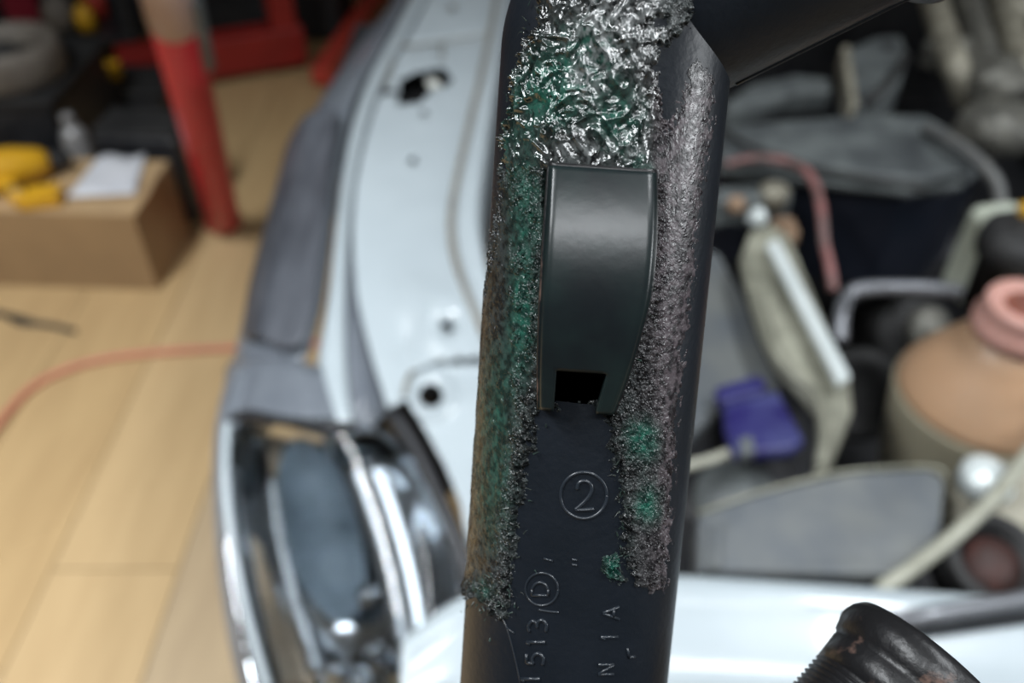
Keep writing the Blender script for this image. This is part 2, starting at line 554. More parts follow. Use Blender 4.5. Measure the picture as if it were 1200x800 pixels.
# grime around the opening: brown sealant lines as beads
MB().tube([P(u, v, .796) for u, v in [(584, 36), (548, 44), (516, 49), (490, 53), (464, 56), (457, 82), (449, 103)]], 0.0024, 8, smooth_n=6).build('sealant_bead', M['sealant'], car, True, label='grimy seam line across the inner wing')
MB().tube([p + Vector((0.0, 0, 0.001)) for p in I9], 0.0055, 8).build('sealant_bead', M['sealant'], car, True, label='brown seam sealant along the inner wing')
MB().tube([P(u, v, .795) for u, v in [(517, 50), (518, 68)]], 0.0025, 8).build('sealant_bead', M['sealant'], car, True)
# raised lip towards the engine bay
L0 = [Vector((p.x + 0.004, p.y, p.z + 0.002)) for p in I9]
L1 = [Vector((p.x + 0.012, p.y + 0.002, p.z + 0.012)) for p in I9]
L2 = rail([(606, -40, .812), (597, 0, .812), (583, 80, .812), (571, 160, .809), (562, 235, .802), (566, 292, .796), (580, 335, .788), (600, 380, .78), (625, 420, .77)])
L3 = [Vector((p.x + 0.004, p.y, p.z - 0.17)) for p in L2]
MB().grid([L0, L1, L2, [p + Vector((.002, 0, -.01)) for p in L2], L3]).build('inner_lip', M['white_paint'], car, True, mods=[('SUBSURF', dict(levels=1, render_levels=1)), SOLID(0.002)])
# dark block under the opening, stands in for the shade inside
MB().box(tuple(P(484, 104, .70)), (0.30, 0.50, 0.08)).build('wing_shade_block', M['bay_dark'], car, False)
# bracket edges seen in the opening
for (u, v, a, b, rz_) in [(446, 122, .030, .022, .3), (508, 99, .022, .026, .5)]:
    MB().box(tuple(P(u, v, .783)), (a, b, .006), rz=rz_, rx=.25).build('torn_tab', M['dirty_white'], car, False, label='grimy torn metal tab in the opening', mods=[BEV(.001)])

# front part behind the headlamp: second plate with the large round hole
hp = [(478, 446), (487, 432), (505, 424), (535, 419), (575, 416), (640, 416), (640, 560), (575, 640), (548, 640), (540, 590), (522, 545), (500, 505), (482, 478), (474, 460)]
pl = MB()
NU = 130
us = [468 + 175 * i / NU for i in range(NU + 1)]
vs_ = [414 + 230 * i / NU for i in range(NU + 1)]
grid_rows = []
for v in vs_:
    rr = []
    for u in us:
        z = .735 - 0.05 * max(0, (v - 470)) / 170
        e = math.hypot(u - 505, (v - 463))
        z += 0.006 * math.exp(-((e - 24) / 7) ** 2)
        z += 0.006 * math.exp(-((v - 428) / 6.0) ** 2)
        rr.append(P(u, v, z))
    grid_rows.append(rr)
pl.grid(grid_rows)
pl.f = [f for f in pl.f if (lambda c: inside(c[0], c[1], hp) and math.hypot(c[0] - 505, c[1] - 463) > 14)(project(sum((pl.v[i] for i in f), Vector()) / 4))]
pl.build('front_plate', M['white_paint'], car, True, mods=[SOLID(0.003)], label='white plate with a round hole behind the headlamp')
MB().lathe(P(505, 463, .690), (0, 0, 1), [(0, .0001), (0, .020), (.042, .020), (.042, .0175), (.006, .017), (.006, .0001)], 24).build('hole_sleeve', M['bay_dark'], car, True)
MB().tube([P(u, v, .743) for u, v in [(474, 462), (477, 446), (487, 431), (505, 423), (535, 418), (575, 415)]], 0.0028, 8, smooth_n=6).build('sealant_bead', M['sealant'], car, True)

# ------------------------------------------------------------------ headlamp
h_out = [(268, 500, .700), (262, 560, .680), (264, 640, .650), (278, 730, .615), (300, 830, .57)]
h_in = [(405, 510, .730), (450, 500, .728), (500, 560, .712), (530, 640, .69), (545, 740, .655), (548, 840, .61)]
SEG = 16
ho = resample([P(*p) for p in h_out], SEG)
hi = resample([P(*p) for p in h_in], SEG)
lens_rows, refl_rows = [], []
for k in range(13):
    t = k / 12
    bul = max(0.0, math.sin(math.pi * t ** 2.2)) ** 0.75
    lens_rows.append([a.lerp(b, t) + Vector((0, -0.012 * bul, 0.034 * bul)) for a, b in zip(ho, hi)])
# housing bowl (closed behind)
for k in range(13):
    t = k / 12
    d = math.sin(math.pi * t) ** 0.5
    refl_rows.append([a.lerp(b, t) + Vector((0, 0.035 * d, -0.060 * d)) for a, b in zip(ho, hi)])
house = MB().grid(refl_rows).build('headlamp', M['chrome'], car, True, mods=[('SUBSURF', dict(levels=1, render_levels=1)), SOLID(0.004)], label='clear headlamp with chrome inside')
MB().grid(lens_rows).build('lens', M['lens'], house, True, mods=[('SUBSURF', dict(levels=1, render_levels=1)), SOLID(0.003)])


def in_lamp(u, v, dz):
    return P(u, v, .70 - (v - 500) * .00036 + dz)


# amber strip at the outer side, tinted reflections put into its colour
MB().grid([resample([in_lamp(u, v, -.02) for u, v in [(284, 512), (288, 580), (300, 660), (318, 740), (335, 820)]], 12),
           resample([in_lamp(u, v, -.035) for u, v in [(308, 510), (314, 580), (325, 660), (340, 740), (355, 820)]], 12),
           resample([in_lamp(u, v, -.022) for u, v in [(330, 512), (333, 580), (341, 660), (356, 740), (374, 820)]], 12)]).build(
    'amber_strip', M['amber'], house, True, mods=[SOLID(.002)], label='brownish strip, lens reflections put into its colour')
# pale divider
MB().tube([in_lamp(u, v, -.012) for u, v in [(322, 560), (326, 610), (338, 670), (355, 730), (374, 790)]], .009, 10, smooth_n=5).build('divider', M['chrome'], house, True)
# dark bowl of the main beam
bc = in_lamp(378, 620, -.035)
ax = (Vector((0, -0.55, 0.83))).normalized()
ell = []
for (rad, dep) in [(1.0, 0.022), (0.92, 0.020), (0.80, 0.0), (0.60, -0.018), (0.36, -0.030), (0.12, -0.036), (0.01, -.037)]:
    ring = []
    for k in range(36):
        a = 2 * math.pi * k / 36
        pu, pv = 378 + 46 * rad * math.cos(a) + 0.24 * 100 * rad * math.sin(a), 622 + 108 * rad * math.sin(a)
        ring.append(in_lamp(pu, pv, -.012) + ax * (dep * .45 - .004))
    ring.append(ring[0])
    ell.append(ring)
MB().grid(ell).build('reflector_bowl', M['lamp_dark'], house, True, mods=[SOLID(.002)], label='smoky oval reflector bowl')
# bright inner reflector wing, its plane aimed to mirror a ceiling lamp into view
wp = in_lamp(462, 620, .004)
wn = ((Vector((0, 0, CAM_Z)) - wp).normalized() + (Vector(LAMPS[1][:3]) - wp).normalized()).normalized()


def on_wing(u, v, bulge=0.0):
    d_ = ray(u, v)
    o_ = Vector((0, 0, CAM_Z))
    t_ = (wp - o_).dot(wn) / d_.dot(wn)
    return o_ + d_ * t_ - wn * bulge


MB().grid([resample([on_wing(u, v, k_) for u, v in col_], 12) for k_, col_ in (
    (0, [(402, 545), (418, 590), (434, 640), (450, 700), (462, 770)]),
    (.0001, [(432, 532), (455, 590), (472, 640), (487, 700), (498, 770)]),
    (0, [(468, 540), (492, 590), (510, 640), (526, 700), (538, 770)]))]).build(
    'reflector_wing', M['wing_chrome'], house, True, mods=[SOLID(.002)])
for (u, v, r) in [(430, 698, .013), (437, 762, .010), (393, 785, .014), (420, 800, .016)]:  # chrome domes added to give small bright glints in the headlamp
    MB().lathe(in_lamp(u, v, .0), ax, [(-.01, .001), (-.01, r * .8), (0, r), (r * .5, r * .85), (r * .8, r * .5), (r * .95, .001)], 18).build('glint_dome', M['chrome'], house, True)
# outer bezel + bright rim
rimp = [P(u, v, z) for u, v, z in [(420, 512, .742), (385, 512, .742), (330, 505, .728), (290, 497, .715), (270, 502, .706), (268, 560, .69), (276, 640, .662), (292, 720, .63), (318, 810, .585)]]
MB().tube([p + Vector((0, -.004, .012)) for p in rimp[4:]], .0055, 10, smooth_n=8).build('lens_rim', M['white_paint'], house, True)
MB().tube([p + Vector((0, 0.01, .008)) for p in rimp[:5]], .006, 10, smooth_n=8).build('lens_seal', M['black_plastic'], house, True, label='black seal along the top of the headlamp')
bz0 = resample([P(*p) for p in [(259, 432, .655), (249, 490, .64), (246, 575, .62), (250, 665, .59), (262, 755, .555), (285, 850, .51)]], 18)
bz1 = resample([P(*p) for p in [(300, 432, .722), (272, 492, .700), (266, 560, .684), (272, 640, .655), (288, 725, .62), (314, 840, .57)]], 18)
bzl = [p + Vector((.03, .01, -.25)) for p in bz0]
bzm = [(a + b) / 2 + Vector((-.006, -.004, .008)) for a, b in zip(bz0, bz1)]
bzi = [p + Vector((.012, .004, -.02)) for p in bz1]
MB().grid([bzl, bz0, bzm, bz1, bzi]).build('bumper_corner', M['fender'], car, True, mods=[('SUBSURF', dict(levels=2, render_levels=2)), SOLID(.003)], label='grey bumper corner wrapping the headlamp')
# grey cap between the wing and the headlamp
cp0 = [P(*p) for p in [(262, 432, .668), (284, 412, .705), (320, 414, .735), (352, 424, .752), (385, 430, .745)]]
cp1 = [P(*p) for p in [(262, 470, .665), (288, 455, .708), (322, 458, .735), (362, 470, .748), (396, 474, .738)]]
cp2 = [P(*p) for p in [(268, 498, .680), (292, 490, .712), (330, 497, .728), (378, 510, .738), (405, 512, .732)]]
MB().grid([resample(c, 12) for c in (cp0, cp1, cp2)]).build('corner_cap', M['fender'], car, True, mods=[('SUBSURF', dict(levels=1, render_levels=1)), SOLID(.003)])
# black rubber edge behind the lamp
k0_ = resample([P(u, v, .724 - (v - 480) * .00022) for u, v in [(452, 482), (478, 528), (505, 590), (530, 650), (548, 720)]], 14)
k1_ = resample([P(u, v, .734 - (v - 480) * .00022) for u, v in [(462, 474), (494, 520), (522, 580), (548, 640), (566, 720)]], 14)
MB().grid([[p + Vector((0, 0, -.03)) for p in k0_], k0_, k1_, [p + Vector((0, 0, -.03)) for p in k1_]]).build('lamp_bracket', M['black_plastic'], car, True, mods=[SOLID(.003)], label='black plastic bracket behind the headlamp')
# ------------------------------------------------------------------ slam panel, bumper
SX = [(470, 742), (560, 684), (700, 666), (795, 668), (1000, 681), (1200, 695), (1330, 706)]


def slam_row(dv, z):
    return resample([P(u, v + dv, z) for u, v in SX], 30)


e0 = slam_row(0, .775)
e0l = [p + Vector((0, 0.004, -.05)) for p in e0]
e1 = slam_row(10, .785)
e2 = slam_row(32, .783)
e3 = slam_row(40, .776)
e4 = slam_row(75, .772)
e5 = slam_row(160, .745)
e6 = [p + Vector((0, -.05, -.07)) for p in e5]
e7 = [p + Vector((0, -.06, -.35)) for p in e5]
MB().grid([e0l, e0, e1, e2, e3, e4, e5, e6, e7]).build('slam_panel', M['white_paint'], car, True, mods=[('SUBSURF', dict(levels=1, render_levels=1)), SOLID(.003)], label='silver white cross panel at the front of the bay')
MB().tube([P(1030, 731, .80), P(1100, 719, .80), P(1200, 703, .80), P(1340, 680, .80)], .0085, 14).build('prop_rod', M['grey_metal'], car, True, label='grey metal rod lying over the cross panel')
MB().slab([P(1060, 735, .786), P(1340, 697, .786), P(1340, 712, .786), P(1065, 745, .786)], .006).build('rod_gap_shade', M['black_plastic'], car)  # black strip put in for the shaded gap under the rod
# lower bumper down towards the floor and a front wheel under the wing
lowb = resample([Vector((p.x, p.y, .2)) for p in (P(252, 560, .62) + Vector((.03, 0.1, 0)), P(285, 800, .53), P(470, 900, .55), P(800, 905, .60), P(1330, 960, .60))], 20)
upb = [Vector((p.x, p.y - .01, .50)) for p in lowb]
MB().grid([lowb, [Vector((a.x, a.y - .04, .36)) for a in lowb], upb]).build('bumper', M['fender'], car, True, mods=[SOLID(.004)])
wh = MB().lathe((-.30, 1.30, .30), (1, 0, 0), [(0, .05), (0, .17), (.01, .19), (0, .20), (.0, .27), (.03, .30), (.15, .30), (.18, .27), (.18, .1)], 36).build('front_wheel', M['dark_rubber'], car, True)

# engine bay tub
tub = MB()
tub.box((.80, 1.66, .14), (1.62, 2.46, .02))
tub.box((.80, 2.88, .50), (1.62, .03, .74))
tub.box((1.60, 1.66, .45), (.03, 2.46, .62))
tub.box((.80, .44, .42), (1.62, .012, .58))
tub.build('engine_bay_tub', M['bay_dark'], car)
# radiator behind the cross panel and the dark gearbox under the brackets
rad = MB().box((.25, .535, .42), (.34, .045, .46)).build('radiator', M['bay_dark'], car, mods=[BEV(.006, 2)])
for k in range(6):
    MB().box((.10 + k * .06, .560, .42), (.006, .010, .44)).build('fin', M['grey_lid'], rad)
MB().box((.33, .80, .32), (.34, .40, .33)).build('gearbox', M['bay_dark'], car, mods=[BEV(.04, 3)])
MB().lathe((.33, .84, .485), (0, 0, 1), [(-.02, .0001), (-.02, .12), (.0, .11), (.006, .06), (.008, .0001)], 28).build('gearbox_cover', M['bay_dark'], car, True)
MB().box((.72, 1.75, .30), (.66, .55, .30)).build('engine_block', M['bay_dark'], car, mods=[BEV(.04, 3)])
# ------------------------------------------------------------------ things in the engine bay
# grey duct plate behind the cross panel
d = root('intake_duct', P(960, 620, .66), 'flat grey plastic intake duct cover behind the white cross panel', 'duct cover')
top = [P(u, v, z) for u, v, z in [(818, 602, .728), (880, 580, .735), (940, 564, .738), (998, 552, .738), (1090, 548, .735), (1108, 560, .733), (1104, 615, .728), (1085, 652, .724), (1068, 674, .722), (818, 668, .722)]]
MB().slab(top, .05).build('cover', M['duct'], d, mods=[BEV(.006, 3)])
MB().tube([p + Vector((0, 0, .001)) for p in top[:6]], .0022, 8, smooth_n=6).build('rim', M['beige'], d, True, label='edge line of the duct cover, highlight put into its pale colour')  # beige line stands in for the highlight along the cover's edge
MB().slab([p + Vector((.0, .0, .004)) for p in [P(835, 612, .733), P(845, 611, .733), P(843, 668, .726), P(831, 668, .726)]], .01).build('rib', M['duct'], d, mods=[BEV(.002)])
# cream hose
o = MB().tube([P(u, v, z) for u, v, z in [(1030, 692, .745), (1065, 668, .755), (1110, 634, .765), (1150, 598, .77), (1180, 565, .772), (1215, 520, .765), (1260, 470, .72)]], .0085, 12, smooth_n=8).build('washer_hose', M['hose_cream'], None, True)
tag(o, 'cream rubber hose curving from the cross panel up past the tank', 'hose')

# coolant tank
bx = Vector((.674, .86, 0))
tk = root('coolant_tank', (bx.x, bx.y, .42), 'tan and cream plastic coolant tank with pink neck and no cap', 'tank')
MB().lathe((bx.x, bx.y, 0), (0.0, 0, 1), [(.634, .1225), (.650, .117), (.675, .103), (.702, .085), (.728, .067), (.748, .056), (.752, .048)], 48).build('tank_shell', M['tank'], tk, True)
MB().lathe((bx.x, bx.y, 0), (0.0, 0, 1), [(.40, .0001), (.40, .07), (.42, .085), (.47, .100), (.56, .113), (.61, .1205), (.632, .1235), (.637, .1225), (.639, .118)], 48).build('tank_base', M['tank_cream'], tk, True, label='cream lower half of the tank')
MB().lathe((bx.x, bx.y, 0), (0.0, 0, 1), [(.748, .050), (.755, .060), (.772, .061), (.778, .054), (.790, .053), (.798, .055), (.803, .052), (.803, .038), (.798, .032), (.772, .031), (.772, .0001)], 40).build('neck', M['tank_pink'], tk, True, label='pink filler neck, open')
MB().lathe((bx.x, bx.y, 0), (0, 0, 1), [(.7725, .0001), (.7725, .0308), (.797, .0312), (.797, .0295), (.776, .029), (.776, .0001)], 24).build('neck_opening', M['tank_in'], tk, True, label='rusty inside of the neck')

# pale pump body with dark cap behind the tank
pb = root('fluid_reservoir', P(1165, 320, .62), 'pale green white fluid reservoir with dark cap behind the tank', 'reservoir')
c = P(1160, 300, .70)
MB().box((c.x, c.y, .70), (.085, .085, .16), rz=.2).build('reservoir_body', M['pale_green'], pb, mods=[BEV(.02, 4)])
c2 = P(1196, 300, .745)
MB().lathe((c2.x, c2.y, .745), (0, 0, 1), [(-.10, .05), (0.0, .055), (.002, .066), (.018, .068), (.040, .064), (.048, .050), (.05, .0001)], 32).build('cap', M['dark_rubber'], pb, True)
MB().lathe((c2.x + .01, c2.y - .05, .71), (0, 0, 1), [(0, .05), (.012, .055), (.02, .05), (.022, .0001)], 28).build('collar', M['pale_green'], pb, True)
cy = P(1203, 246, .80)
MB().box(tuple(cy), (.02, .02, .02)).build('tag', M['yellow'], pb, mods=[BEV(.004)], label='small yellow tag')

# black box with a dusty lid (battery-like case)
bt = root('fuse_box', P(1000, 230, .53), 'large black box with dusty grey lid deep in the engine bay', 'box')
lid = [P(u, v, .765) for u, v in [(846, 148), (900, 142), (960, 137), (1040, 133), (1085, 134), (1110, 148), (1135, 168), (1148, 185), (1130, 200), (1080, 208), (1020, 204), (960, 196), (880, 188), (842, 182)]]
MB().slab(lid, .022).build('lid', M['grey_lid'], bt, mods=[BEV(.008, 3)], label='dusty grey lid')
lid2 = [P(u, v, .742) for u, v in [(842, 150), (1085, 136), (1160, 190), (1128, 216), (1060, 222), (960, 212), (842, 196)]]
MB().slab(lid2, .014).build('lid_rim', M['grey_lid'], bt, mods=[BEV(.004, 2)])
low = [P(u, v, .728) for u, v in [(846, 152), (1085, 138), (1152, 190), (1120, 222), (1060, 228), (965, 216), (846, 194)]]
MB().slab(low, .20).build('case', M['navy'], bt, mods=[BEV(.008, 2)])
o = MB().tube([P(u, v, z) for u, v, z in [(1085, 150, .78), (1120, 168, .79), (1150, 192, .785), (1168, 215, .77), (1172, 240, .745), (1168, 252, .73)]], .011, 12, smooth_n=8).build('side_hose', M['hose_grey'], None, True)
tag(o, 'grey hose arching down the right flank of the black box', 'hose')
# thin strut over the lid
o = MB().tube([P(u, v, z) for u, v, z in [(846, 150, .77), (880, 172, .785), (925, 186, .79), (960, 198, .79), (1040, 212, .785), (1085, 222, .77)]], .005, 8, smooth_n=6).build('wiring_loom', M['dark_rubber'], None, True)
tag(o, 'thin black wiring loom crossing the dusty grey lid', 'cable')

# grey rail in front of the box
o = MB().tube([P(u, v, z) for u, v, z in [(985, 400, .66), (986, 372, .68), (992, 348, .69), (1008, 339, .695), (1040, 337, .695), (1090, 338, .695), (1125, 342, .69)]], .0115, 12, smooth_n=8).build('metal_rail', M['grey_metal'], None, True)
tag(o, 'bent grey metal pipe running below the black box to the reservoir', 'pipe')
# clutter: cylinder behind the tank
am = root('alternator', PY(1075, 388, 1.27), 'dark alternator with pale metal end between rail and tank', 'alternator')
c = PY(1075, 388, 1.27)
MB().lathe(c, (.1, -.7, .6), [(-.14, .02), (-.14, .075), (-.02, .08), (0, .075), (.004, .0001)], 28).build('alternator_body', M['dark_rubber'], am, True)
MB().lathe(c + Vector((.012, -.01, .012)), (.1, -.7, .6), [(-.02, .042), (.010, .045), (.022, .035), (.024, .015), (.034, .012), (.035, .0001)], 24).build('alternator_end', M['cast'], am, True, label='pale cast end')
pu = MB().lathe(PY(1008, 462, 1.12), (-.35, -.75, .55), [(-.03, .045), (-.03, .085), (-.012, .088), (-.008, .078), (.004, .078), (.008, .088), (.02, .085), (.02, .06), (.012, .05), (.012, .0001)], 36).build('pulley', M['dark_rubber'], None, True)
tag(pu, 'black grooved pulley in the dark gap left of the tank', 'pulley')

# beige bracket with bright steel rod, bolt
be = root('support_bracket', P(935, 420, .60), 'stained beige bracket plate carrying a bright steel strut', 'bracket')
bpoly = [(868, 300), (880, 268), (905, 262), (925, 275), (948, 330), (975, 395), (996, 440), (1000, 480), (985, 520), (972, 550), (955, 552), (962, 515), (958, 478), (930, 445), (908, 420), (892, 385), (880, 350)]
MB().slab([P(u, v, .73 - (v - 262) * .00012) for u, v in bpoly], .02).build('bracket_plate', M['beige'], be, mods=[BEV(.006, 3)])
MB().tube([P(u, v, .732 - (v - 262) * .00012) for u, v in [(888, 345), (905, 405), (930, 438), (955, 462), (966, 500), (962, 545)]], .008, 8, smooth_n=6).build('raised_edge', M['beige'], be, True)
MB().slab([P(898, 284, .752), P(912, 278, .752), P(998, 440, .742), P(983, 448, .742)], .012).build('steel_strut', M['steel'], be, mods=[BEV(.003, 2)], label='bright bare steel strut')
MB().lathe(P(888, 253, .735), (0, -.2, 1), [(-.012, .0001), (-.012, .016), (0, .016), (.004, .012), (.010, .011), (.013, .007), (.014, .0001)], 20).build('bolt', M['steel'], be, True)
MB().slab([P(u, v, .71) for u, v in [(905, 252), (930, 252), (938, 270), (925, 287), (905, 272)]], .03).build('tan_block', M['tan_part'], be, mods=[BEV(.006, 2)], label='tan block beside the bolt')
# valve unit above
va = root('valve_unit', P(880, 230, .60), 'grey valve block with brass fitting just right of the pipe', 'valve')
MB().slab([P(u, v, .735) for u, v in [(838, 218), (870, 214), (905, 214), (930, 217), (928, 232), (895, 234), (860, 230), (838, 236)]], .06).build('valve_body', M['grey_lid'], va, mods=[BEV(.010, 3)])
MB().lathe(P(908, 222, .745), (0, 0, 1), [(-.03, .022), (0, .024), (.006, .02), (.010, .012), (.011, .0001)], 20).build('valve_cap', M['cast_light'], va, True)
MB().lathe(P(862, 240, .72), (0, -.6, .6), [(-.03, .010), (.002, .016), (.010, .014), (.014, .0001)], 18).build('brass_fitting', M['tan_part'], va, True)
o = MB().tube([P(u, v, z) for u, v, z in [(852, 192, .78), (885, 186, .795), (918, 188, .80), (944, 200, .805), (958, 225, .80), (964, 260, .785), (966, 285, .765), (972, 310, .74), (977, 340, .715)]], .0072, 12, smooth_n=8).build('looped_hose', M['hose_pink'], None, True)
tag(o, 'faded pink hose looping over the valve block and down', 'hose')
# grey-blue plate and violet connector
gp = MB().slab([P(u, v, .66) for u, v in [(790, 290), (842, 292), (872, 345), (895, 405), (915, 450), (905, 470), (860, 462), (800, 520), (770, 520)]], .03).build('side_cover', M['duct'], None, mods=[BEV(.01, 3)])
tag(gp, 'blue grey plastic cover between the pipe and the beige bracket', 'cover')
vc = root('connector', P(885, 490, .62), 'violet plastic cable connector in front of the beige bracket', 'connector')
MB().slab([P(u, v, .695) for u, v in [(838, 452), (885, 438), (900, 444), (896, 458), (850, 470), (840, 466)]], .02).build('connector_lid', M['purple'], vc, mods=[BEV(.006, 3)])
MB().slab([P(u, v, .685) for u, v in [(848, 468), (912, 455), (945, 515), (930, 526), (862, 532), (850, 500)]], .022).build('connector_body', M['purple'], vc, mods=[BEV(.008, 3)])
MB().slab([P(u, v, .69) for u, v in [(866, 512), (882, 508), (886, 528), (868, 532)]], .02).build('clip', M['duct'], vc, mods=[BEV(.004, 2)], label='pale grey clip')
o = MB().tube([P(u, v, .665) for u, v in [(770, 556), (805, 546), (835, 538), (862, 528)]], .007, 10, smooth_n=5).build('cross_rod', M['hose_cream'], None, True)
tag(o, 'pale thin rod running below the violet connector', 'rod')
o = MB().lathe(P(862, 585, .60), (-.1, -.4, .8), [(-.03, .05), (0, .055), (.012, .05), (.015, .0001)], 24).build('drain_cap', M['grey_lid'], None, True)
tag(o, 'dim dark grey cap in the shadow above the duct cover', 'cap')
# rusty round opening at the right edge
rr = root('rusty_socket', P(1165, 655, .66), 'round black socket with rusty centre beside the cream hose', 'socket')
c = P(1165, 655, .715)
MB().lathe(c, (0, -.35, 1), [(-.06, .045), (.0, .052), (.006, .050), (.006, .038), (-.012, .036), (-.012, .0001)], 32).build('socket_ring', M['dark_rubber'], rr, True)
MB().lathe(c + Vector((.002, 0, -.010)), (0, -.35, 1), [(-.004, .0001), (-.004, .034), (.004, .028), (.008, .012), (.009, .0001)], 24).build('rusty_plug', M['rust'], rr, True, label='rusty brown plug')
# pale bracket and light metal lump below the tank
o = MB().slab([P(u, v, z) for u, v, z in [(1112, 560, .70), (1150, 548, .71), (1200, 535, .71), (1260, 540, .71), (1260, 600, .70), (1180, 640, .69), (1120, 625, .69)]], .03).build('tank_mount', M['cast_light'], None, mods=[BEV(.010, 3)])
tag(o, 'pale dirty metal mount under the coolant tank', 'mount')
o = MB().lathe(P(1158, 560, .725), (.25, -.1, 1), [(-.02, .0001), (-.02, .028), (0, .032), (.010, .026), (.014, .012), (.015, .0001)], 24).build('mount_nut', M['steel'], None, True)
tag(o, 'shiny silver nut on the mount below the tank', 'nut')

# manifold and boxes at the top right
mf = root('intake_manifold', P(1120, 60, .60), 'lumpy pale grey cast manifold at the far right of the engine bay', 'manifold')


def lump(name, u, v, z, r, sq, m, seed, sc=(1, 1, 1)):
    r_ = random.Random(seed)
    bm = bmesh.new()
    bmesh.ops.create_icosphere(bm, subdivisions=3, radius=r)
    ph = [r_.uniform(0, 6) for _ in range(6)]
    for w in bm.verts:
        n = w.co.normalized()
        k = 1 + sq * (math.sin(4 * n.x + ph[0]) * math.sin(5 * n.y + ph[1]) + .6 * math.sin(7 * n.z + ph[2]) * math.sin(6 * n.x + ph[3]))
        w.co = Vector((n.x * r * k * sc[0], n.y * r * k * sc[1], n.z * r * k * sc[2]))
    c_ = P(u, v, z)
    vs = [c_ + w.co for w in bm.verts]
    fs = [tuple(w.index for w in f.verts) for f in bm.faces]
    bm.free()
    return put(name, vs, fs, m, mf, True)


for i in range(4):
    u = 1092 + i * 40
    MB().tube([P(u - 10, -60, .74), P(u, -10, .77), P(u + 14, 40, .77), P(u + 30, 85, .74), P(u + 42, 120, .68)], lambda t: .032 - .006 * t, 14, smooth_n=6).build('runner', M['cast_light' if i % 2 == 0 else 'cast'], mf, True)
lump('casting', 1115, 65, .74, .055, .16, M['cast'], 3, (1, 1, .8))
lump('casting', 1168, 95, .73, .06, .16, M['cast'], 5, (1.2, 1, .8))
lump('casting', 1190, 20, .76, .055, .16, M['cast_light'], 9, (1, 1, .9))
lump('casting', 1170, 150, .68, .075, .10, M['cast'], 12, (1.1, 1, .7))
# grey bracket box behind the branch
gb = root('filter_housing', P(1030, 70, .60), 'grey filter housing with pale strip under the angled branch', 'housing')
MB().slab([P(u, v, .74) for u, v in [(995, 55), (1025, 42), (1058, 40), (1066, 62), (1056, 95), (1032, 115), (1005, 122), (992, 90)]], .09).build('housing_body', M['grey_lid'], gb, mods=[BEV(.012, 3)])
MB().slab([P(u, v, .745) for u, v in [(986, 55), (996, 52), (1006, 120), (997, 124)]], .05).build('pale_strip', M['cast_light'], gb, mods=[BEV(.003, 2)])
MB().tube([P(u, v, z) for u, v, z in [(1005, 128, .72), (1030, 108, .755), (1048, 86, .76), (1062, 66, .74)]], .010, 10, smooth_n=5).build('housing_strap', M['dark_rubber'], gb, True)
MB().lathe(P(1042, 56, .742), (0, 0, 1), [(-.01, .0001), (-.01, .012), (.004, .011), (.006, .0001)], 16).build('screw', M['dark_rubber'], gb, True)
lp = MB().slab([P(u, v, .715) for u, v in [(850, 118), (880, 98), (930, 86), (972, 90), (976, 106), (930, 108), (850, 128)]], .05).build('upper_cover', M['grey_lid'], None, mods=[BEV(.01, 3)])
tag(lp, 'dusty grey cover directly under the angled branch', 'cover')
# ------------------------------------------------------------------ floor things on the left
# cardboard box
cb = root('cardboard_box', (-1.33, 2.06, 0), 'plain brown cardboard box standing on the wood floor', 'box')
bw, bd, bh = .68, .28, .25
bxc = (-.995 - bw / 2, 1.925 + bd / 2)
RB = math.radians(-3)
body = MB().box((bxc[0], bxc[1], bh / 2), (bw, bd, bh), rz=RB).build('carton', M['cardboard'], cb, mods=[BEV(.004, 2)])
fl = MB()
fl.box((bxc[0], bxc[1] - bd / 4 - .002, bh + .003), (bw + .004, bd / 2 - .004, .005), rz=RB)
fl.box((bxc[0], bxc[1] + bd / 4 + .002, bh + .003), (bw + .004, bd / 2 - .004, .005), rz=RB)
fl.build('flap', M['card_edge'], cb, label='pale top flaps', mods=[BEV(.0015, 1)])
# sheet of white paper
rows = []
c0, c1, c2_, c3 = P(80, 236, bh), P(160, 232, bh), P(172, 186, bh), P(118, 188, bh)
for i in range(8):
    a, b = c0.lerp(c3, i / 7), c1.lerp(c2_, i / 7)
    rows.append([a.lerp(b, j / 8) + Vector((0, 0, .0145 + .006 * math.sin(i * 1.1) * math.sin(j * .9))) for j in range(9)])
o = MB().grid(rows).build('paper_sheet', M['paper'], None, True, mods=[SOLID(.0012)])
tag(o, 'crumpled sheet of white paper on the cardboard box', 'paper')
# yellow power drill
dr = root('power_drill', P(40, 215, bh), 'yellow and black power drill lying on the cardboard box', 'drill')
dz = bh + .007
a, b = P(-40, 205, .33), P(62, 188, .30)
dirv = (b - a).normalized()
MB().lathe(a, dirv, [(0, .02), (0, .048), (.05, .056), (.12, .054), (.18, .042), (.20, .032), (.20, .0001)], 24).build('motor_housing', M['yellow'], dr, True)
MB().lathe(a + dirv * .20, dirv, [(0, .026), (.02, .028), (.05, .024), (.06, .010), (.065, .0001)], 20).build('chuck', M['dark_rubber'], dr, True)
MB().tube([a + dirv * .07 + Vector((0, -.01, -.01)), P(14, 222, .29), P(30, 236, .28)], .026, 14).build('handle', M['yellow'], dr, True)
MB().box(tuple(P(48, 230, .279)), (.10, .06, .042), rz=.25).build('battery_pack', M['yellow'], dr, mods=[BEV(.006, 2)])
MB().box(tuple(P(18, 222, .303)), (.05, .02, .02), rz=.2).build('trigger_guard', M['black_plastic'], dr, mods=[BEV(.004, 2)])
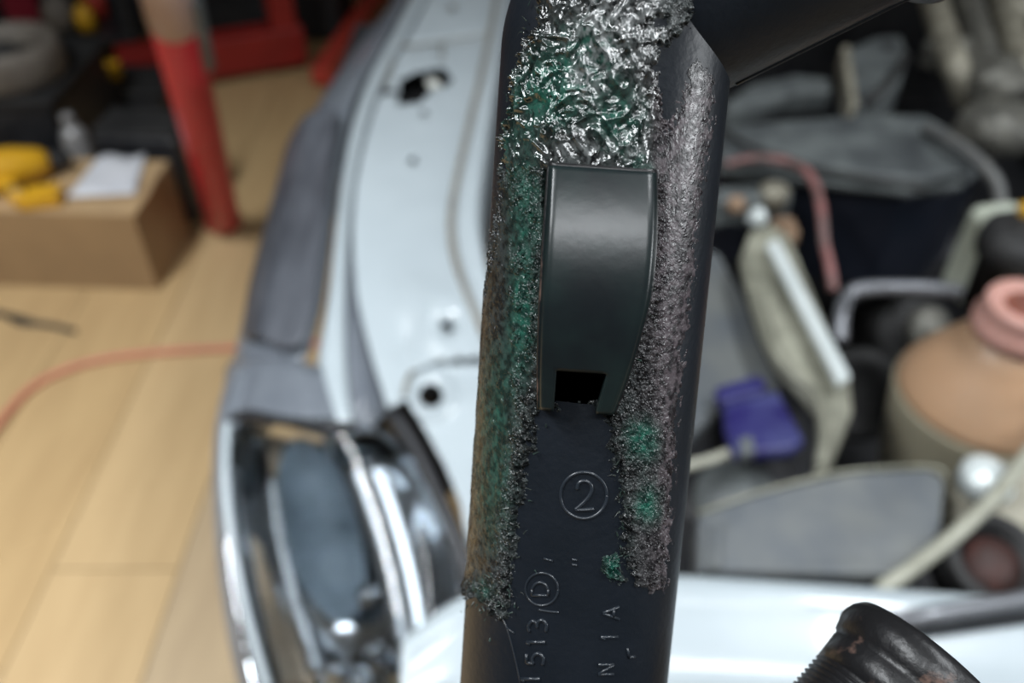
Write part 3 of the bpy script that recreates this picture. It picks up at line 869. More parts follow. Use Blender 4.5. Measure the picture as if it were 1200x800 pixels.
# black case behind the paper, on the box
bc_ = root('tool_case', P(150, 180, bh), 'flat black tool case propped behind the white paper', 'tool case')
MB().box((-1.10, 2.33, .245), (.26, .16, .10), rz=-.1).build('case_body', M['black_plastic'], bc_, mods=[BEV(.015, 3)])
MB().box((-1.10, 2.33, .302), (.25, .15, .018), rz=-.1).build('case_lid', M['dark_rubber'], bc_, mods=[BEV(.006, 2)])
MB().box((-1.10, 2.33, .098), (.24, .15, .196), rz=-.1).build('case_foot', M['black_plastic'], bc_, mods=[BEV(.01, 2)])
# big black crate with clutter
cr = root('storage_crate', (-1.72, 2.57, 0), 'black storage crate full of tools behind the cardboard box', 'crate')
MB().box((-1.72, 2.57, .17), (.70, .44, .34)).build('crate_body', M['black_plastic'], cr, mods=[BEV(.02, 2)])
MB().box((-1.72, 2.57, .35), (.73, .46, .03)).build('crate_rim', M['dark_rubber'], cr, mods=[BEV(.008, 2)])
# round rubber tub / small wheel on the crate
wl = root('small_wheel', (-1.52, 2.50, .366), 'dusty taupe rubber wheel lying flat on the black crate', 'wheel')
wc = (-1.53, 2.50, .366)
MB().lathe(wc, (0, 0, 1), [(0, .10), (0, .145), (.02, .160), (.09, .160), (.115, .153), (.12, .140), (.113, .125), (.08, .112), (.04, .10)], 40, closed=True).build('tyre', M['taupe'], wl, True)
MB().lathe(wc, (0, 0, 1), [(.03, .0001), (.03, .10), (.06, .108), (.07, .06), (.06, .035), (.10, .03), (.10, .012), (.05, .0001)], 28).build('hub', M['dark_rubber'], wl, True)
sb = root('spray_can', (-1.295, 2.29, .0), 'silver grey spray bottle standing between wheel and tool case', 'bottle')
MB().lathe((-1.295, 2.29, 0), (0, 0, 1), [(0, .0001), (0, .032), (.01, .038), (.28, .038), (.31, .024), (.32, .0001)], 24).build('can', M['silver_bottle'], sb, True)
MB().lathe((-1.295, 2.29, .315), (0, 0, 1), [(0, .018), (.03, .018), (.034, .014), (.034, .0001)], 20).build('can_cap', M['silver_bottle'], sb, True)
# second crate further back with coloured odds and ends
c2r = root('tool_shelf', (-2.0, 3.55, 0), 'black tool shelf standing at the back beside the red crane', 'shelf')
for zz in (.135, .62):
    MB().box((-2.0, 3.55, zz), (1.0, .42, .03)).build('shelf_board', M['black_plastic'], c2r, mods=[BEV(.006, 2)])
for sx in (-1, 1):
    for sy in (-1, 1):
        MB().box((-2.0 + sx * .485, 3.55 + sy * .195, .36), (.04, .04, .72)).build('post', M['dark_rubber'], c2r)
MB().box((-2.0, 3.755, .36), (.96, .012, .66)).build('back_panel', M['bay_dark'], c2r)


def oddment(name, u, v, y, s, m, label, cat, mk='box', zb=.152):
    c_ = PY(u, v, y)
    c_.z = zb + s[2] / 2
    if mk == 'box':
        o_ = MB().box(tuple(c_), s, rz=.2).build(name, m, None, mods=[BEV(min(s) * .2, 2)])
    else:
        o_ = MB().lathe(c_ - Vector((0, 0, s[2] / 2)), (0, 0, 1), [(0, .0001), (0, s[0] / 2), (s[2] * .7, s[0] / 2), (s[2] * .85, s[0] * .3), (s[2], s[0] * .28), (s[2] * 1.001, .0001)], 24).build(name, m, None, True)
    return tag(o_, label, cat)


# dark boxes behind, around the shelf
for (nm, c_, s_, lb) in [('dark_bin', (-1.38, 2.93, .075), (.28, .22, .15), 'low dark bin in the shade between crate and red crane'),
                         ('cabinet_block', (-1.05, 3.85, .35), (.62, .36, .70), 'dark metal cabinet behind the red crane beam'),
                         ('floor_bin', (-.60, 4.55, .30), (.42, .36, .60), 'tall dark bin at the back close to the wing')]:
    o = root(nm, (c_[0], c_[1], 0), lb, 'bin' if 'bin' in nm else 'cabinet')
    MB().box(c_, s_).build('shell', M['bay_dark'], o, mods=[BEV(.02, 2)])
    MB().box((c_[0], c_[1], c_[2] + s_[2] / 2 + .008), (s_[0] + .02, s_[1] + .02, .016)).build('lid', M['dark_rubber'], o, mods=[BEV(.005, 2)])

# red crane
rc = root('engine_crane', (-1.1, 3.3, 0), 'dark red workshop crane with floor beam and upright', 'crane')
pa, pb_ = P(150, 111, .03), P(362, 74, .03)
dv = (pb_ - pa).normalized()
nv = Vector((-dv.y, dv.x, 0))
ang = math.atan2(dv.y, dv.x)
mid = (pa + pb_) / 2 + nv * .06
MB().box((mid.x, mid.y, .105), ((pb_ - pa).length, .12, .15), rz=ang).build('base_beam', M['dark_red'], rc, mods=[BEV(.008, 2)])
upx = pb_ - dv * .07 + nv * .06
MB().box((upx.x, upx.y, .60), (.10, .10, 1.14), rz=ang).build('upright', M['dark_red'], rc, mods=[BEV(.008, 2)])
la, lb_ = P(376, 96, .03), P(455, -20, .03)
lv = (lb_ - la).normalized()
lm = (la + lb_) / 2
MB().box((lm.x, lm.y, .05), ((lb_ - la).length, .075, .07), rz=math.atan2(lv.y, lv.x)).build('floor_leg', M['orange_red'], rc, mods=[BEV(.008, 2)], label='orange red floor leg')
for q in (pa + dv * .08 + nv * .06, pb_ - dv * .03 + nv * .06, lb_ - lv * .05):
    MB().lathe((q.x, q.y - .0, .028), (1, 0, 0), [(-.02, .0001), (-.02, .028), (.02, .028), (.02, .0001)], 16).build('caster', M['dark_rubber'], rc, True)
# leaning red pole, paler in colour at its upper end
rp = root('leaning_pole', P(262, 272, 0), 'bright red steel pole with pale upper end leaning beside the box', 'pole')
q0, q1 = P(262, 258, .05), PY(196, -5, 1.72)
qd = (q1 - q0)
MB().tube([q0, q0 + qd * .93], lambda t: .050, 24).build('red_tube', M['red'], rp, True, mods=[BEV(.012, 3)])
MB().tube([q0 + qd * .92, q1 + qd * .25], lambda t: .052, 24).build('pale_upper_end', M['pale_pink'], rp, True)
g0 = q0 + qd * .76 + Vector((.056, -.012, .01))
MB().tube([g0, g0 + qd * .22], .016, 12).build('grip', M['grey_lid'], rp, True, label='dark grey side grip', mods=[BEV(.004, 2)])
MB().lathe(P(262, 262, 0), (0, 0, 1), [(0, .0001), (0, .056), (.03, .052), (.05, .04), (.05, .0001)], 20).build('foot', M['red'], rp, True)

oddment('red_carton', 26, 5, 3.44, (.13, .10, .20), M['maroon'], 'maroon red box on the black tool shelf', 'box')
oddment('yellow_tin', 102, 30, 3.42, (.075, .075, .10), M['yellow'], 'small yellow tin on the tool shelf', 'tin', 'can')
oddment('red_tin', 118, 28, 3.56, (.085, .085, .13), M['orange_red'], 'red tin behind the yellow tin', 'tin', 'can')
oddment('tape_measure', 127, 82, 2.93, (.085, .05, .06), M['yellow'], 'yellow tape measure on the dark bin', 'tape measure', zb=.1665)
oddment('grey_jug', 70, 20, 3.42, (.12, .12, .14), M['taupe'], 'dusty grey jug on the tool shelf behind the wheel', 'jug', 'can')

# air hose, black cable
o = MB().tube([P(u, v, .009) for u, v in [(-60, 560), (-20, 520), (10, 482), (40, 452), (80, 432), (125, 420), (180, 413), (240, 409), (300, 406), (380, 402)]], .0095, 10, smooth_n=8).build('air_hose', M['air_hose'], None, True)
tag(o, 'salmon red air hose curving over the wood floor', 'hose')
o = MB().tube([P(u, v, .008) for u, v in [(-30, 362), (0, 367), (30, 377), (60, 381), (88, 388)]], lambda t: .007 + .007 * math.exp(-((t - .45) / .12) ** 2), 10, smooth_n=6).build('black_cable', M['dark_rubber'], None, True)
tag(o, 'short black cable end lying in front of the box', 'cable')

# ceiling lamps (fixtures around the lights above)
for (lx, ly, lz, sx, sy, pw, lb) in LAMPS:
    f = root('ceiling_lamp', (lx, ly, CEIL_Z - .08), lb, 'lamp', 'ceiling lamps')
    MB().box((lx, ly, CEIL_Z - .04), (sx + .06, sy + .06, .07)).build('housing', M['fixture'], f, mods=[BEV(.01, 2)])
f = root('added_side_lamp', (X1 - .06, SIDE_LAMP[1], SIDE_LAMP[2]), 'unseen lamp added on the right wall for the pipe highlight', 'lamp')
MB().box((X1 - .07, SIDE_LAMP[1], SIDE_LAMP[2]), (.12, SIDE_LAMP[4] + .06, SIDE_LAMP[3] + .06)).build('housing', M['fixture'], f, mods=[BEV(.01, 2)])

# ------------------------------------------------------------------ the coolant pipe in the hand-held foreground
R = 0.020
A_TOP = np.array([.0177, .045, -.150])
A_BOT = np.array([.00994, -.066, -.167])
AX = (A_BOT - A_TOP)
LEN = float(np.linalg.norm(AX))
AXN = AX / LEN                                   # downwards in the picture
# frame around the axis: E1 towards the eye, E2 to the right
E1 = np.array([0, 0, 1.0]) - AXN * AXN[2]
E1 /= np.linalg.norm(E1)
E2 = np.cross(E1, AXN)
if E2[0] < 0:
    E2 = -E2


def axis_pt(s):
    """s metres below A_TOP; above it the pipe bends a little to the right"""
    s = np.asarray(s, dtype=float)
    p = A_TOP + s[..., None] * AXN
    up_ = np.clip(-0.005 - s, 0, None)
    return p + (up_ ** 2 * 18.0)[..., None] * E2


def surf(s, th, h=0.0):
    """camera-frame point on the pipe: th measured from the eye side, h above the skin"""
    s, th = np.asarray(s, float), np.asarray(th, float)
    rr_ = R + h
    return axis_pt(s) + (rr_ * np.cos(th))[..., None] * E1 + (rr_ * np.sin(th))[..., None] * E2


C_R = np.array([[1, 0, 0], [0, SP, -CP], [0, CP, SP]])


def c2w(p):
    return p @ C_R.T + np.array([0, 0, CAM_Z])


def uv_of(p):
    return 600 + FPX * p[..., 0] / -p[..., 2], 400 - FPX * p[..., 1] / -p[..., 2]


def on_pipe(u, v):
    """(s, th) of the skin point a sight line meets"""
    d_ = np.array([(u - 600) / FPX, (400 - v) / FPX, -1.0])
    o_ = -A_TOP
    dp = d_ - AXN * d_.dot(AXN)
    op = o_ - AXN * o_.dot(AXN)
    a_, b_, c_ = dp.dot(dp), 2 * dp.dot(op), op.dot(op) - R * R
    disc = max(b_ * b_ - 4 * a_ * c_, 0)
    t = (-b_ - math.sqrt(disc)) / (2 * a_)
    p = d_ * t - A_TOP
    return p.dot(AXN), math.atan2(p.dot(E2), p.dot(E1))


def npmesh(name, V, F, mtl, parent, smooth=True, label=None, attr=None, kind=None):
    origin = V.mean(axis=0)
    me = bpy.data.meshes.new(name)
    me.vertices.add(len(V))
    me.vertices.foreach_set('co', (V - origin).astype(np.float32).ravel())
    nF = len(F)
    me.loops.add(nF * 4)
    me.polygons.add(nF)
    me.loops.foreach_set('vertex_index', F.astype(np.int32).ravel())
    me.polygons.foreach_set('loop_start', np.arange(0, nF * 4, 4, dtype=np.int32))
    me.polygons.foreach_set('use_smooth', np.full(nF, smooth, dtype=bool))
    me.update(calc_edges=True)
    me.validate()
    if attr is not None:
        at = me.color_attributes.new('tint', 'FLOAT_COLOR', 'POINT')
        at.data.foreach_set('color', attr.astype(np.float32).ravel())
    me.materials.append(mtl)
    o_ = bpy.data.objects.new(name, me)
    COL.objects.link(o_)
    WORLD[o_.name] = Vector(origin)
    o_.parent = parent
    o_.location = Vector(origin) - WORLD[parent.name]
    if label:
        o_['label'] = label
    if kind:
        o_['kind'] = kind
    return o_


cpipe = root('coolant_pipe', C2W(tuple(A_BOT + AXN * .08)), 'black plastic coolant pipe with flaking green crust held over the engine bay', 'pipe')

# --- value noise and cells
PERM = rng.rand(4096)


def hsh(ix, iy, iz, k=0):
    n = (ix.astype(np.int64) * 73856093) ^ (iy.astype(np.int64) * 19349663) ^ (iz.astype(np.int64) * 83492791) ^ (k * 2654435)
    n = (n ^ (n >> 13)) * 1274126177
    return PERM[(n ^ (n >> 16)) & 4095]


def vnoise(x, y, z=None, k=0):
    if z is None:
        z = np.zeros_like(x)
    ix, iy, iz = np.floor(x), np.floor(y), np.floor(z)
    fx, fy, fz = x - ix, y - iy, z - iz
    fx, fy, fz = [f * f * (3 - 2 * f) for f in (fx, fy, fz)]
    r_ = 0
    for dx in (0, 1):
        for dy in (0, 1):
            for dz_ in (0, 1):
                w = (fx if dx else 1 - fx) * (fy if dy else 1 - fy) * (fz if dz_ else 1 - fz)
                r_ = r_ + w * hsh(ix + dx, iy + dy, iz + dz_, k)
    return r_


def fbm(x, y, o=4, k=0):
    s_, a_, t_ = 0, 1.0, 0
    for i in range(o):
        s_ = s_ + a_ * vnoise(x * 2 ** i, y * 2 ** i, None, k + i)
        t_ += a_
        a_ *= .55
    return s_ / t_


def shards(x, y, k=0):
    """tilted flakes: nearest jittered cell, each with its own height and slope; also the distance to the rim"""
    ix, iy = np.floor(x), np.floor(y)
    best = np.full(x.shape, 9.0)
    sec = np.full(x.shape, 9.0)
    hgt = np.zeros(x.shape)
    zz = np.zeros_like(ix)
    for dx in (-1, 0, 1):
        for dy in (-1, 0, 1):
            cx, cy_ = ix + dx, iy + dy
            px, py = cx + hsh(cx, cy_, zz, k + 1), cy_ + hsh(cx, cy_, zz, k + 2)
            ex, ey = x - px, y - py
            dd = ex * ex + ey * ey
            hh = hsh(cx, cy_, zz, k + 3) + ex * (hsh(cx, cy_, zz, k + 4) - .5) * 1.6 + ey * (hsh(cx, cy_, zz, k + 5) - .5) * 1.6
            nearer = dd < best
            sec = np.where(nearer, best, np.minimum(sec, dd))
            hgt = np.where(nearer, hh, hgt)
            best = np.where(nearer, dd, best)
    return hgt, np.sqrt(sec) - np.sqrt(best)


def poly_sd(u, v, poly):
    """signed distance in pixels, positive inside"""
    poly = np.array(poly, float)
    dmin = np.full(u.shape, 1e9)
    ins = np.zeros(u.shape, bool)
    n = len(poly)
    for i in range(n):
        ax_, ay = poly[i]
        bx_, by = poly[(i + 1) % n]
        dx, dy = bx_ - ax_, by - ay
        t = np.clip(((u - ax_) * dx + (v - ay) * dy) / (dx * dx + dy * dy + 1e-9), 0, 1)
        dmin = np.minimum(dmin, np.hypot(u - ax_ - t * dx, v - ay - t * dy))
        with np.errstate(divide='ignore', invalid='ignore'):
            ins ^= ((ay > v) != (by > v)) & (u < dx * (v - ay) / (dy + 1e-12) + ax_)
    return np.where(ins, dmin, -dmin)


# --- pipe body (smooth skin)
S0, S1 = -.045, LEN + .075
ns, nt = 300, 256
ss = np.linspace(S0, S1, ns)
tt = np.linspace(-math.pi, math.pi, nt, endpoint=False)
Sg, Tg = np.meshgrid(ss, tt, indexing='ij')
V = c2w(surf(Sg, Tg).reshape(-1, 3))
idx = np.arange(ns * nt).reshape(ns, nt)
F = np.stack([idx[:-1], np.roll(idx[:-1], -1, 1), np.roll(idx[1:], -1, 1), idx[1:]], -1).reshape(-1, 4)
Um, Vm = uv_of(surf(Sg, Tg))
cu_, cv_ = Um.ravel()[F].mean(1), Vm.ravel()[F].mean(1)
front = np.cos(Tg.ravel()[F]).mean(1) > .3
F = F[~(front & (cu_ > 646) & (cu_ < 706) & (cv_ > 405) & (cv_ < 472))]
npmesh('pipe_body', V, F, M['pipe'], cpipe, True)
# --- angled branch with flanged end
jx = surf(np.array(-.006), np.array(0.0)) * 0 + axis_pt(np.array(-.012))
br_dir = np.array([.895, .425, .10])
br_dir /= np.linalg.norm(br_dir)
jw = C2W(tuple(jx))
bw_ = C2W(tuple(jx + br_dir)) - jw
prof = [(-.004, .0001), (-.004, .0190), (.010, .0194), (.040, .0194), (.0475, .0196), (.0485, .0214), (.050, .0222), (.0535, .0222), (.055, .0212), (.0555, .0195), (.0555, .0165), (.030, .016), (.030, .0001)]
MB().lathe(jw, bw_, prof[1:-2] + [(.020, .016), (.020, .0001)], 96).build('branch_neck', M['pipe'], cpipe, True, label='angled black branch with a flanged end')
MB().tube([C2W(tuple(jx + br_dir * t_ + np.cross(br_dir, [0, 0, 1]) * .0193)) for t_ in np.linspace(.012, .046, 12)], .0006, 8).build('mould_seam', M['pipe'], cpipe, True)

# --- crust
ns, nt = 860, 430
s_a, s_b = -.036, LEN * .93
ss = np.linspace(s_a, s_b, ns)
tt = np.linspace(math.radians(-92), math.radians(84), nt)
Sg, Tg = np.meshgrid(ss, tt, indexing='ij')
base = surf(Sg, Tg)
U, Vv = uv_of(base)
X, Y = Sg * 1000.0, Tg * R * 1000.0             # millimetres along and around
crust_poly = [(655, -200), (640, -40), (632, 0), (628, 30), (612, 60), (604, 85), (600, 118), (597, 150), (590, 200), (582, 262), (572, 320), (560, 360), (535, 400),
              (520, 690), (556, 696), (575, 712), (592, 726), (597, 700), (600, 660), (606, 610), (613, 560), (622, 510), (628, 478), (660, 470), (706, 470), (712, 480), (716, 520), (727, 560), (734, 610), (732, 648),
              (738, 676), (765, 692), (780, 690), (783, 640), (788, 560), (795, 480), (802, 420), (812, 340), (820, 260), (828, 200), (836, 130), (838, 90), (815, 70), (806, 80), (796, 130), (784, 150), (772, 120), (766, 80), (772, 56), (800, 36), (812, 10), (830, -60), (840, -200)]
sd = poly_sd(U, Vv, crust_poly)
blob = 9 - np.hypot(U - 717, Vv - 662)
blob2 = 6 - np.hypot((U - 722), (Vv - 672) * .7)
sd = np.maximum(sd, np.maximum(blob, blob2))
strap_sd = poly_sd(U, Vv, [(640, 200), (742, 206), (744, 280), (735, 360), (716, 470), (632, 474)])
jit = (fbm(X * .9, Y * .9, 4, 20) - .5) * 26 + (vnoise(X * 4, Y * 4, None, 40) - .5) * 6
sd = np.minimum(sd, np.hypot((U - 772), (Vv - 24) * 1.2) - 9)
m_ = np.clip((sd + jit + 3) / 9.0, 0, 1)
m_ = m_ * np.clip((-strap_sd + 2) / 4, 0, 1)
m_ = m_ * m_ * (3 - 2 * m_)
top_w = np.clip((215 - Vv) / 50, 0, 1) * np.clip((790 - U) / 40, 0, 1)      # deep torn folds at the top
right_w = np.clip((U - 735) / 30, 0, 1) * np.clip((Vv - 110) / 60, 0, 1)    # sandy skin on the right
right_w = np.maximum(right_w, np.clip((U - 782) / 12, 0, 1) * np.clip((Vv - 52) / 12, 0, 1))
left_w = np.clip((640 - U) / 20, 0, 1) * np.clip((Vv - 190) / 40, 0, 1)
h1 = fbm(X * .28, Y * .30, 4, 1)
sh2, rim2 = shards(X * 1.3, Y * 1.7, 80)
sh3, _ = shards(X * 2.8, Y * 3.6, 100)
wob = fbm(X * .20, Y * .22, 2, 11)
wob2 = fbm(X * .5, Y * .5, 3, 12)


def ridged(fx, fy, k, o=3):
    r_ = 1 - np.abs(2 * fbm(X * fx + 2.4 * wob + .30 * Y * fy, Y * fy - .25 * X * fx + 1.6 * wob, o, k) - 1)
    return np.clip((r_ - .62) / .38, 0, 1)


fold, fold2, fold3 = ridged(.24, .36, 30, 2), ridged(.62, .85, 33, 1), ridged(2.0, 2.6, 36, 1)
fine = fbm(X * 2.6, Y * 2.6, 3, 7)
smooth_patch = np.clip((fbm(X * .35, Y * .6, 3, 55) - .46) / .08, 0, 1)
curtain = ridged(.10, .95, 47, 2) * np.exp(-((U - 762) / 16) ** 2)
busy = np.clip((fbm(X * .30, Y * .34, 2, 58) - .47) / .16, 0, 1)
h1s = fbm(X * .24, Y * .28, 2, 1)
H_top = .15 + .80 * h1s + .80 * fold + .40 * fold2 * (.25 + .75 * busy) + (.14 * fold3 + .10 * sh2) * busy + .45 * curtain
inner_right = np.exp(-((U - 757 + (Vv - 300) * .05) / 17) ** 2) * np.clip((Vv - 190) / 30, 0, 1) * np.clip((480 - Vv) / 20, 0, 1)
rough_r = .5 + inner_right * 1.6
bands = ridged(.75, .12, 44, 3)
H_right = .12 + .16 * h1 + rough_r * (.10 * sh3 + .14 * fine + .07 * sh2) + inner_right * (.55 * bands - .1)
near_tab = np.clip((U - 596) / 14, 0, 1) * np.clip((500 - Vv) / 40, 0, 1)
rough_l = .25 + 1.0 * near_tab
H_left = .22 + .16 * h1 + rough_l * (.22 * sh2 + .14 * sh3 + .12 * fine) * (1 - .8 * smooth_patch) + .10 * fold2 * near_tab
low_w = np.clip((Vv - 470) / 40, 0, 1)
H_low = .30 + .26 * h1 + .16 * sh2 + .13 * sh3 + .16 * fine + .14 * fold2
edge_l = np.clip((U - (628 - (Vv - 480) * .14) + 34) / 16, 0, 1) * low_w
wl_w = left_w * (1 - .8 * np.maximum(edge_l, np.clip((Vv - 665) / 20, 0, 1)))
Hm = H_top * top_w + (1 - top_w) * H_low
Hm = Hm * (1 - wl_w) + H_left * wl_w
rw2 = right_w * (1 - low_w * .7)
Hm = Hm * (1 - rw2) + H_right * rw2
rim = np.exp(-((sd + jit - 6) / 6.0) ** 2) * (.2 + .6 * vnoise(X * 1.3, Y * 1.3, None, 90))
Hm = Hm + rim * .5 * low_w
# the crust thins out towards the right flank
Hm = Hm * (1 - .84 * right_w * np.clip((U - 768) / 22, 0, 1))
Hmm = (m_ * Hm - .06 * (1 - m_)) * .001
P3 = c2w(surf(Sg, Tg, Hmm).reshape(-1, 3))
# colour of the crust: green, grey, violet-grey
def patch(cu, cv, ru, rv):
    return np.exp(-((U - cu) / ru) ** 2 - ((Vv - cv) / rv) ** 2)
g_ = (1.0 * patch(650, 105, 42, 45) + .9 * patch(730, 140, 26, 45) + .55 * patch(690, 60, 40, 45) + 1.0 * patch(613, 370, 15, 60) + .75 * patch(618, 240, 22, 70) + .55 * patch(585, 470, 26, 70) + .5 * patch(580, 580, 24, 70)
      + 1.0 * patch(752, 515, 20, 26) + .9 * patch(757, 590, 16, 26) + 1.1 * patch(718, 662, 12, 14) + .6 * patch(750, 205, 16, 25) + .4 * patch(595, 150, 20, 40) + .55 * patch(570, 690, 14, 12))
g_ = np.clip(g_ * (.35 + 1.3 * fbm(X * .6, Y * .6, 4, 70)) - .12, 0, 1)
pv = np.clip((U - 735) / 45, 0, 1) * np.clip((Vv - 60) / 60, 0, 1)
gr = np.clip((fbm(X * 1.1, Y * 1.1, 4, 75) - .38) / .28, 0, 1)
# silvery glints painted into the film colour at the top
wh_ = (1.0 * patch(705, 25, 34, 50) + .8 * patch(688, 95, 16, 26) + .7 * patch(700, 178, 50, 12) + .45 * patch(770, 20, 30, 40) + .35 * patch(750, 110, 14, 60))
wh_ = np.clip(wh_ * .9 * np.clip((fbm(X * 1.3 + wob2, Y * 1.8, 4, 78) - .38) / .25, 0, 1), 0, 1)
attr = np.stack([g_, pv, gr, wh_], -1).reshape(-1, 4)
keep = m_ > .02
idx = np.arange(ns * nt).reshape(ns, nt)
F = np.stack([idx[:-1, :-1], idx[:-1, 1:], idx[1:, 1:], idx[1:, :-1]], -1).reshape(-1, 4)
kf = keep.ravel()[F].any(1)
F = F[kf]
is_top = (Vv.ravel()[F].mean(1) < 196) & (U.ravel()[F].mean(1) < 778 - .12 * np.clip(Vv.ravel()[F].mean(1) - 60, 0, 200))


def part_of(F_):
    used = np.zeros(ns * nt, bool)
    used[F_.ravel()] = True
    remap = np.cumsum(used) - 1
    return P3[used], remap[F_], attr[used]


def crust_mat(name, spec, coat, lo, hi):
    m = bpy.data.materials.new(name)
    m.use_nodes = True
    nt_ = m.node_tree
    L = nt_.links
    b_ = nt_.nodes['Principled BSDF']
    at = nt_.nodes.new('ShaderNodeAttribute')
    at.attribute_name = 'tint'
    sp = nt_.nodes.new('ShaderNodeSeparateColor')
    L.new(at.outputs['Color'], sp.inputs[0])
    tc = nt_.nodes.new('ShaderNodeTexCoord')

    def mix(fac, a, b):
        x = nt_.nodes.new('ShaderNodeMix')
        x.data_type = 'RGBA'
        if isinstance(a, tuple):
            x.inputs[6].default_value = (*a, 1)
        else:
            L.new(a, x.inputs[6])
        if isinstance(b, tuple):
            x.inputs[7].default_value = (*b, 1)
        else:
            L.new(b, x.inputs[7])
        L.new(fac, x.inputs[0])
        return x.outputs[2]
    base_ = mix(sp.outputs[2], (.007, .008, .0085), (.030, .036, .036))
    violet = mix(sp.outputs[2], (.014, .012, .014), (.085, .071, .078))
    c1_ = mix(sp.outputs[1], base_, violet)
    green = mix(sp.outputs[2], (.006, .034, .026), (.016, .100, .070))
    c2_ = mix(sp.outputs[0], c1_, green)
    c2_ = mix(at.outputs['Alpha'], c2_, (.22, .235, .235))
    L.new(c2_, b_.inputs['Base Color'])
    nz = nt_.nodes.new('ShaderNodeTexNoise')
    nz.inputs['Scale'].default_value = 900
    nz.inputs['Detail'].default_value = 4
    L.new(tc.outputs['Object'], nz.inputs['Vector'])
    mr = nt_.nodes.new('ShaderNodeMapRange')
    mr.inputs[1].default_value, mr.inputs[2].default_value = .35, .65
    mr.inputs[3].default_value, mr.inputs[4].default_value = lo, hi
    L.new(nz.outputs['Fac'], mr.inputs[0])
    L.new(mr.outputs[0], b_.inputs['Roughness'])
    b_.inputs['Specular IOR Level'].default_value = spec
    b_.inputs['Coat Weight'].default_value = coat
    b_.inputs['Coat Roughness'].default_value = .10
    nb = nt_.nodes.new('ShaderNodeTexNoise')
    nb.inputs['Scale'].default_value = 1500
    nb.inputs['Detail'].default_value = 3
    L.new(tc.outputs['Object'], nb.inputs['Vector'])
    bp = nt_.nodes.new('ShaderNodeBump')
    bp.inputs['Strength'].default_value = .5
    bp.inputs['Distance'].default_value = .0002
    L.new(nb.outputs['Fac'], bp.inputs['Height'])
    L.new(bp.outputs['Normal'], b_.inputs['Normal'])
    return m


M['crust'] = crust_mat('flaking_green_crust', .34, 0.0, .16, .40)
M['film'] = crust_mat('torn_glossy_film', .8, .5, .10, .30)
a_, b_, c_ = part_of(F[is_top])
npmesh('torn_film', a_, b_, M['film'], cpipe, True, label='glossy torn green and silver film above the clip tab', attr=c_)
a_, b_, c_ = part_of(F[~is_top])
npmesh('flaking_crust', a_, b_, M['crust'], cpipe, False, label='flaking grey and green crust on the pipe', attr=c_)

# --- strap: smooth tab arching out of the skin
sT, thT = on_pipe(690, 198)
sB, thB = on_pipe(672, 478)
nsr, ncr = 60, 20
hs_top = lambda t: .0016 + .0058 * math.sin(math.pi * min(max(t * .86 + .06, 0), 1)) ** .9 * (1 - .12 * t)
rows_top = []
for i in range(nsr + 1):
    t = i / nsr
    s_ = sT + (sB - sT) * t
    wl_ = .0086 - .0012 * t ** 3
    wr_ = .0080 + .0004 * math.sin(math.pi * min(t * 1.6, 1)) - .0032 * max(0, (t - .45) / .55) ** 1.5
    hh = hs_top(t)
    row = []
    for j in range(ncr + 1):
        q = j / ncr
        xo = -wl_ + (wl_ + wr_) * q - .0022
        edge = min(q, 1 - q) * ncr
        drop = .0007 * max(0, 1 - edge) ** 2
        p = axis_pt(np.array(s_)) + E2 * xo + E1 * (R + hh - drop - .0003 * (2 * q - 1) ** 2)
        row.append(C2W(tuple(p)))
    rows_top.append(row)
sm = MB()
top_idx = []
n = len(rows_top)
w_ = ncr + 1
sm.grid(rows_top)
# slot near the lower end
sm.f = [f for f in sm.f if not (.80 < (f[0] // w_) / nsr and 4 <= f[0] % w_ < 15)]
sm.build('clip_tab', M['strap'], cpipe, True, label='smooth black clip tab standing proud of the pipe', mods=[SOLID(.0014)])
# side cheeks down to the pipe, black flecked with brown
ck = MB()
for j in (0, ncr):
    sgn = 1 if j == 0 else -1
    a_row, b_row = [], []
    for i in range(nsr + 1):
        t = i / nsr
        p = rows_top[i][j] + (C2W(tuple(E2)) - C2W((0, 0, 0))) * (.0003 * sgn)
        a_row.append(p)
        b_row.append(p - (C2W(tuple(E1)) - C2W((0, 0, 0))) * (hs_top(t) + .0028))
    ck.grid([a_row, b_row])
ck.grid([rows_top[0], [p - (C2W(tuple(E1)) - C2W((0, 0, 0))) * (hs_top(0) + .002) for p in rows_top[0]]])
ck.build('tab_cheek', M['spigot'], cpipe, True, mods=[SOLID(.0009, 0)], label='brown flecked edges of the clip tab')

# --- raised moulding marks
def mark(name, strokes, r=.00028, label=None):
    mb_ = MB()
    for st in strokes:
        pts = []
        for (u, v) in st:
            s_, th_ = on_pipe(u, v)
            pts.append(C2W(tuple(surf(np.array(s_), np.array(th_), .00006))))
        if len(pts) > 2:
            pts = spline(pts, 4)
        mb_.tube(pts, r, 8)
    return mb_.build(name, M['mark'], cpipe, True, label=label)


def circ(cu, cv, r, n=28, a0=0, a1=360):
    return [(cu + r * math.cos(math.radians(a0 + (a1 - a0) * i / n)), cv + r * math.sin(math.radians(a0 + (a1 - a0) * i / n))) for i in range(n + 1)]


mark('raised_ring', [circ(684, 580, 27)])
mark('raised_digit', [[(676, 573), (678, 566), (685, 563), (692, 567), (693, 575), (688, 584), (680, 592), (674, 597)], [(674, 597), (684, 597), (696, 596)]], .00032)
mark('raised_ring', [circ(635, 690, 19, 22)], .0002)


def up_glyph(name, pts, cu, cv, w, h, r=.00027):
    """glyph strokes given upright in a unit box (x right, y up), laid so that the row reads upwards"""
    mark(name, [[(cu + (0.5 - y) * h, cv - (x - .5) * w) for x, y in st] for st in pts], r)


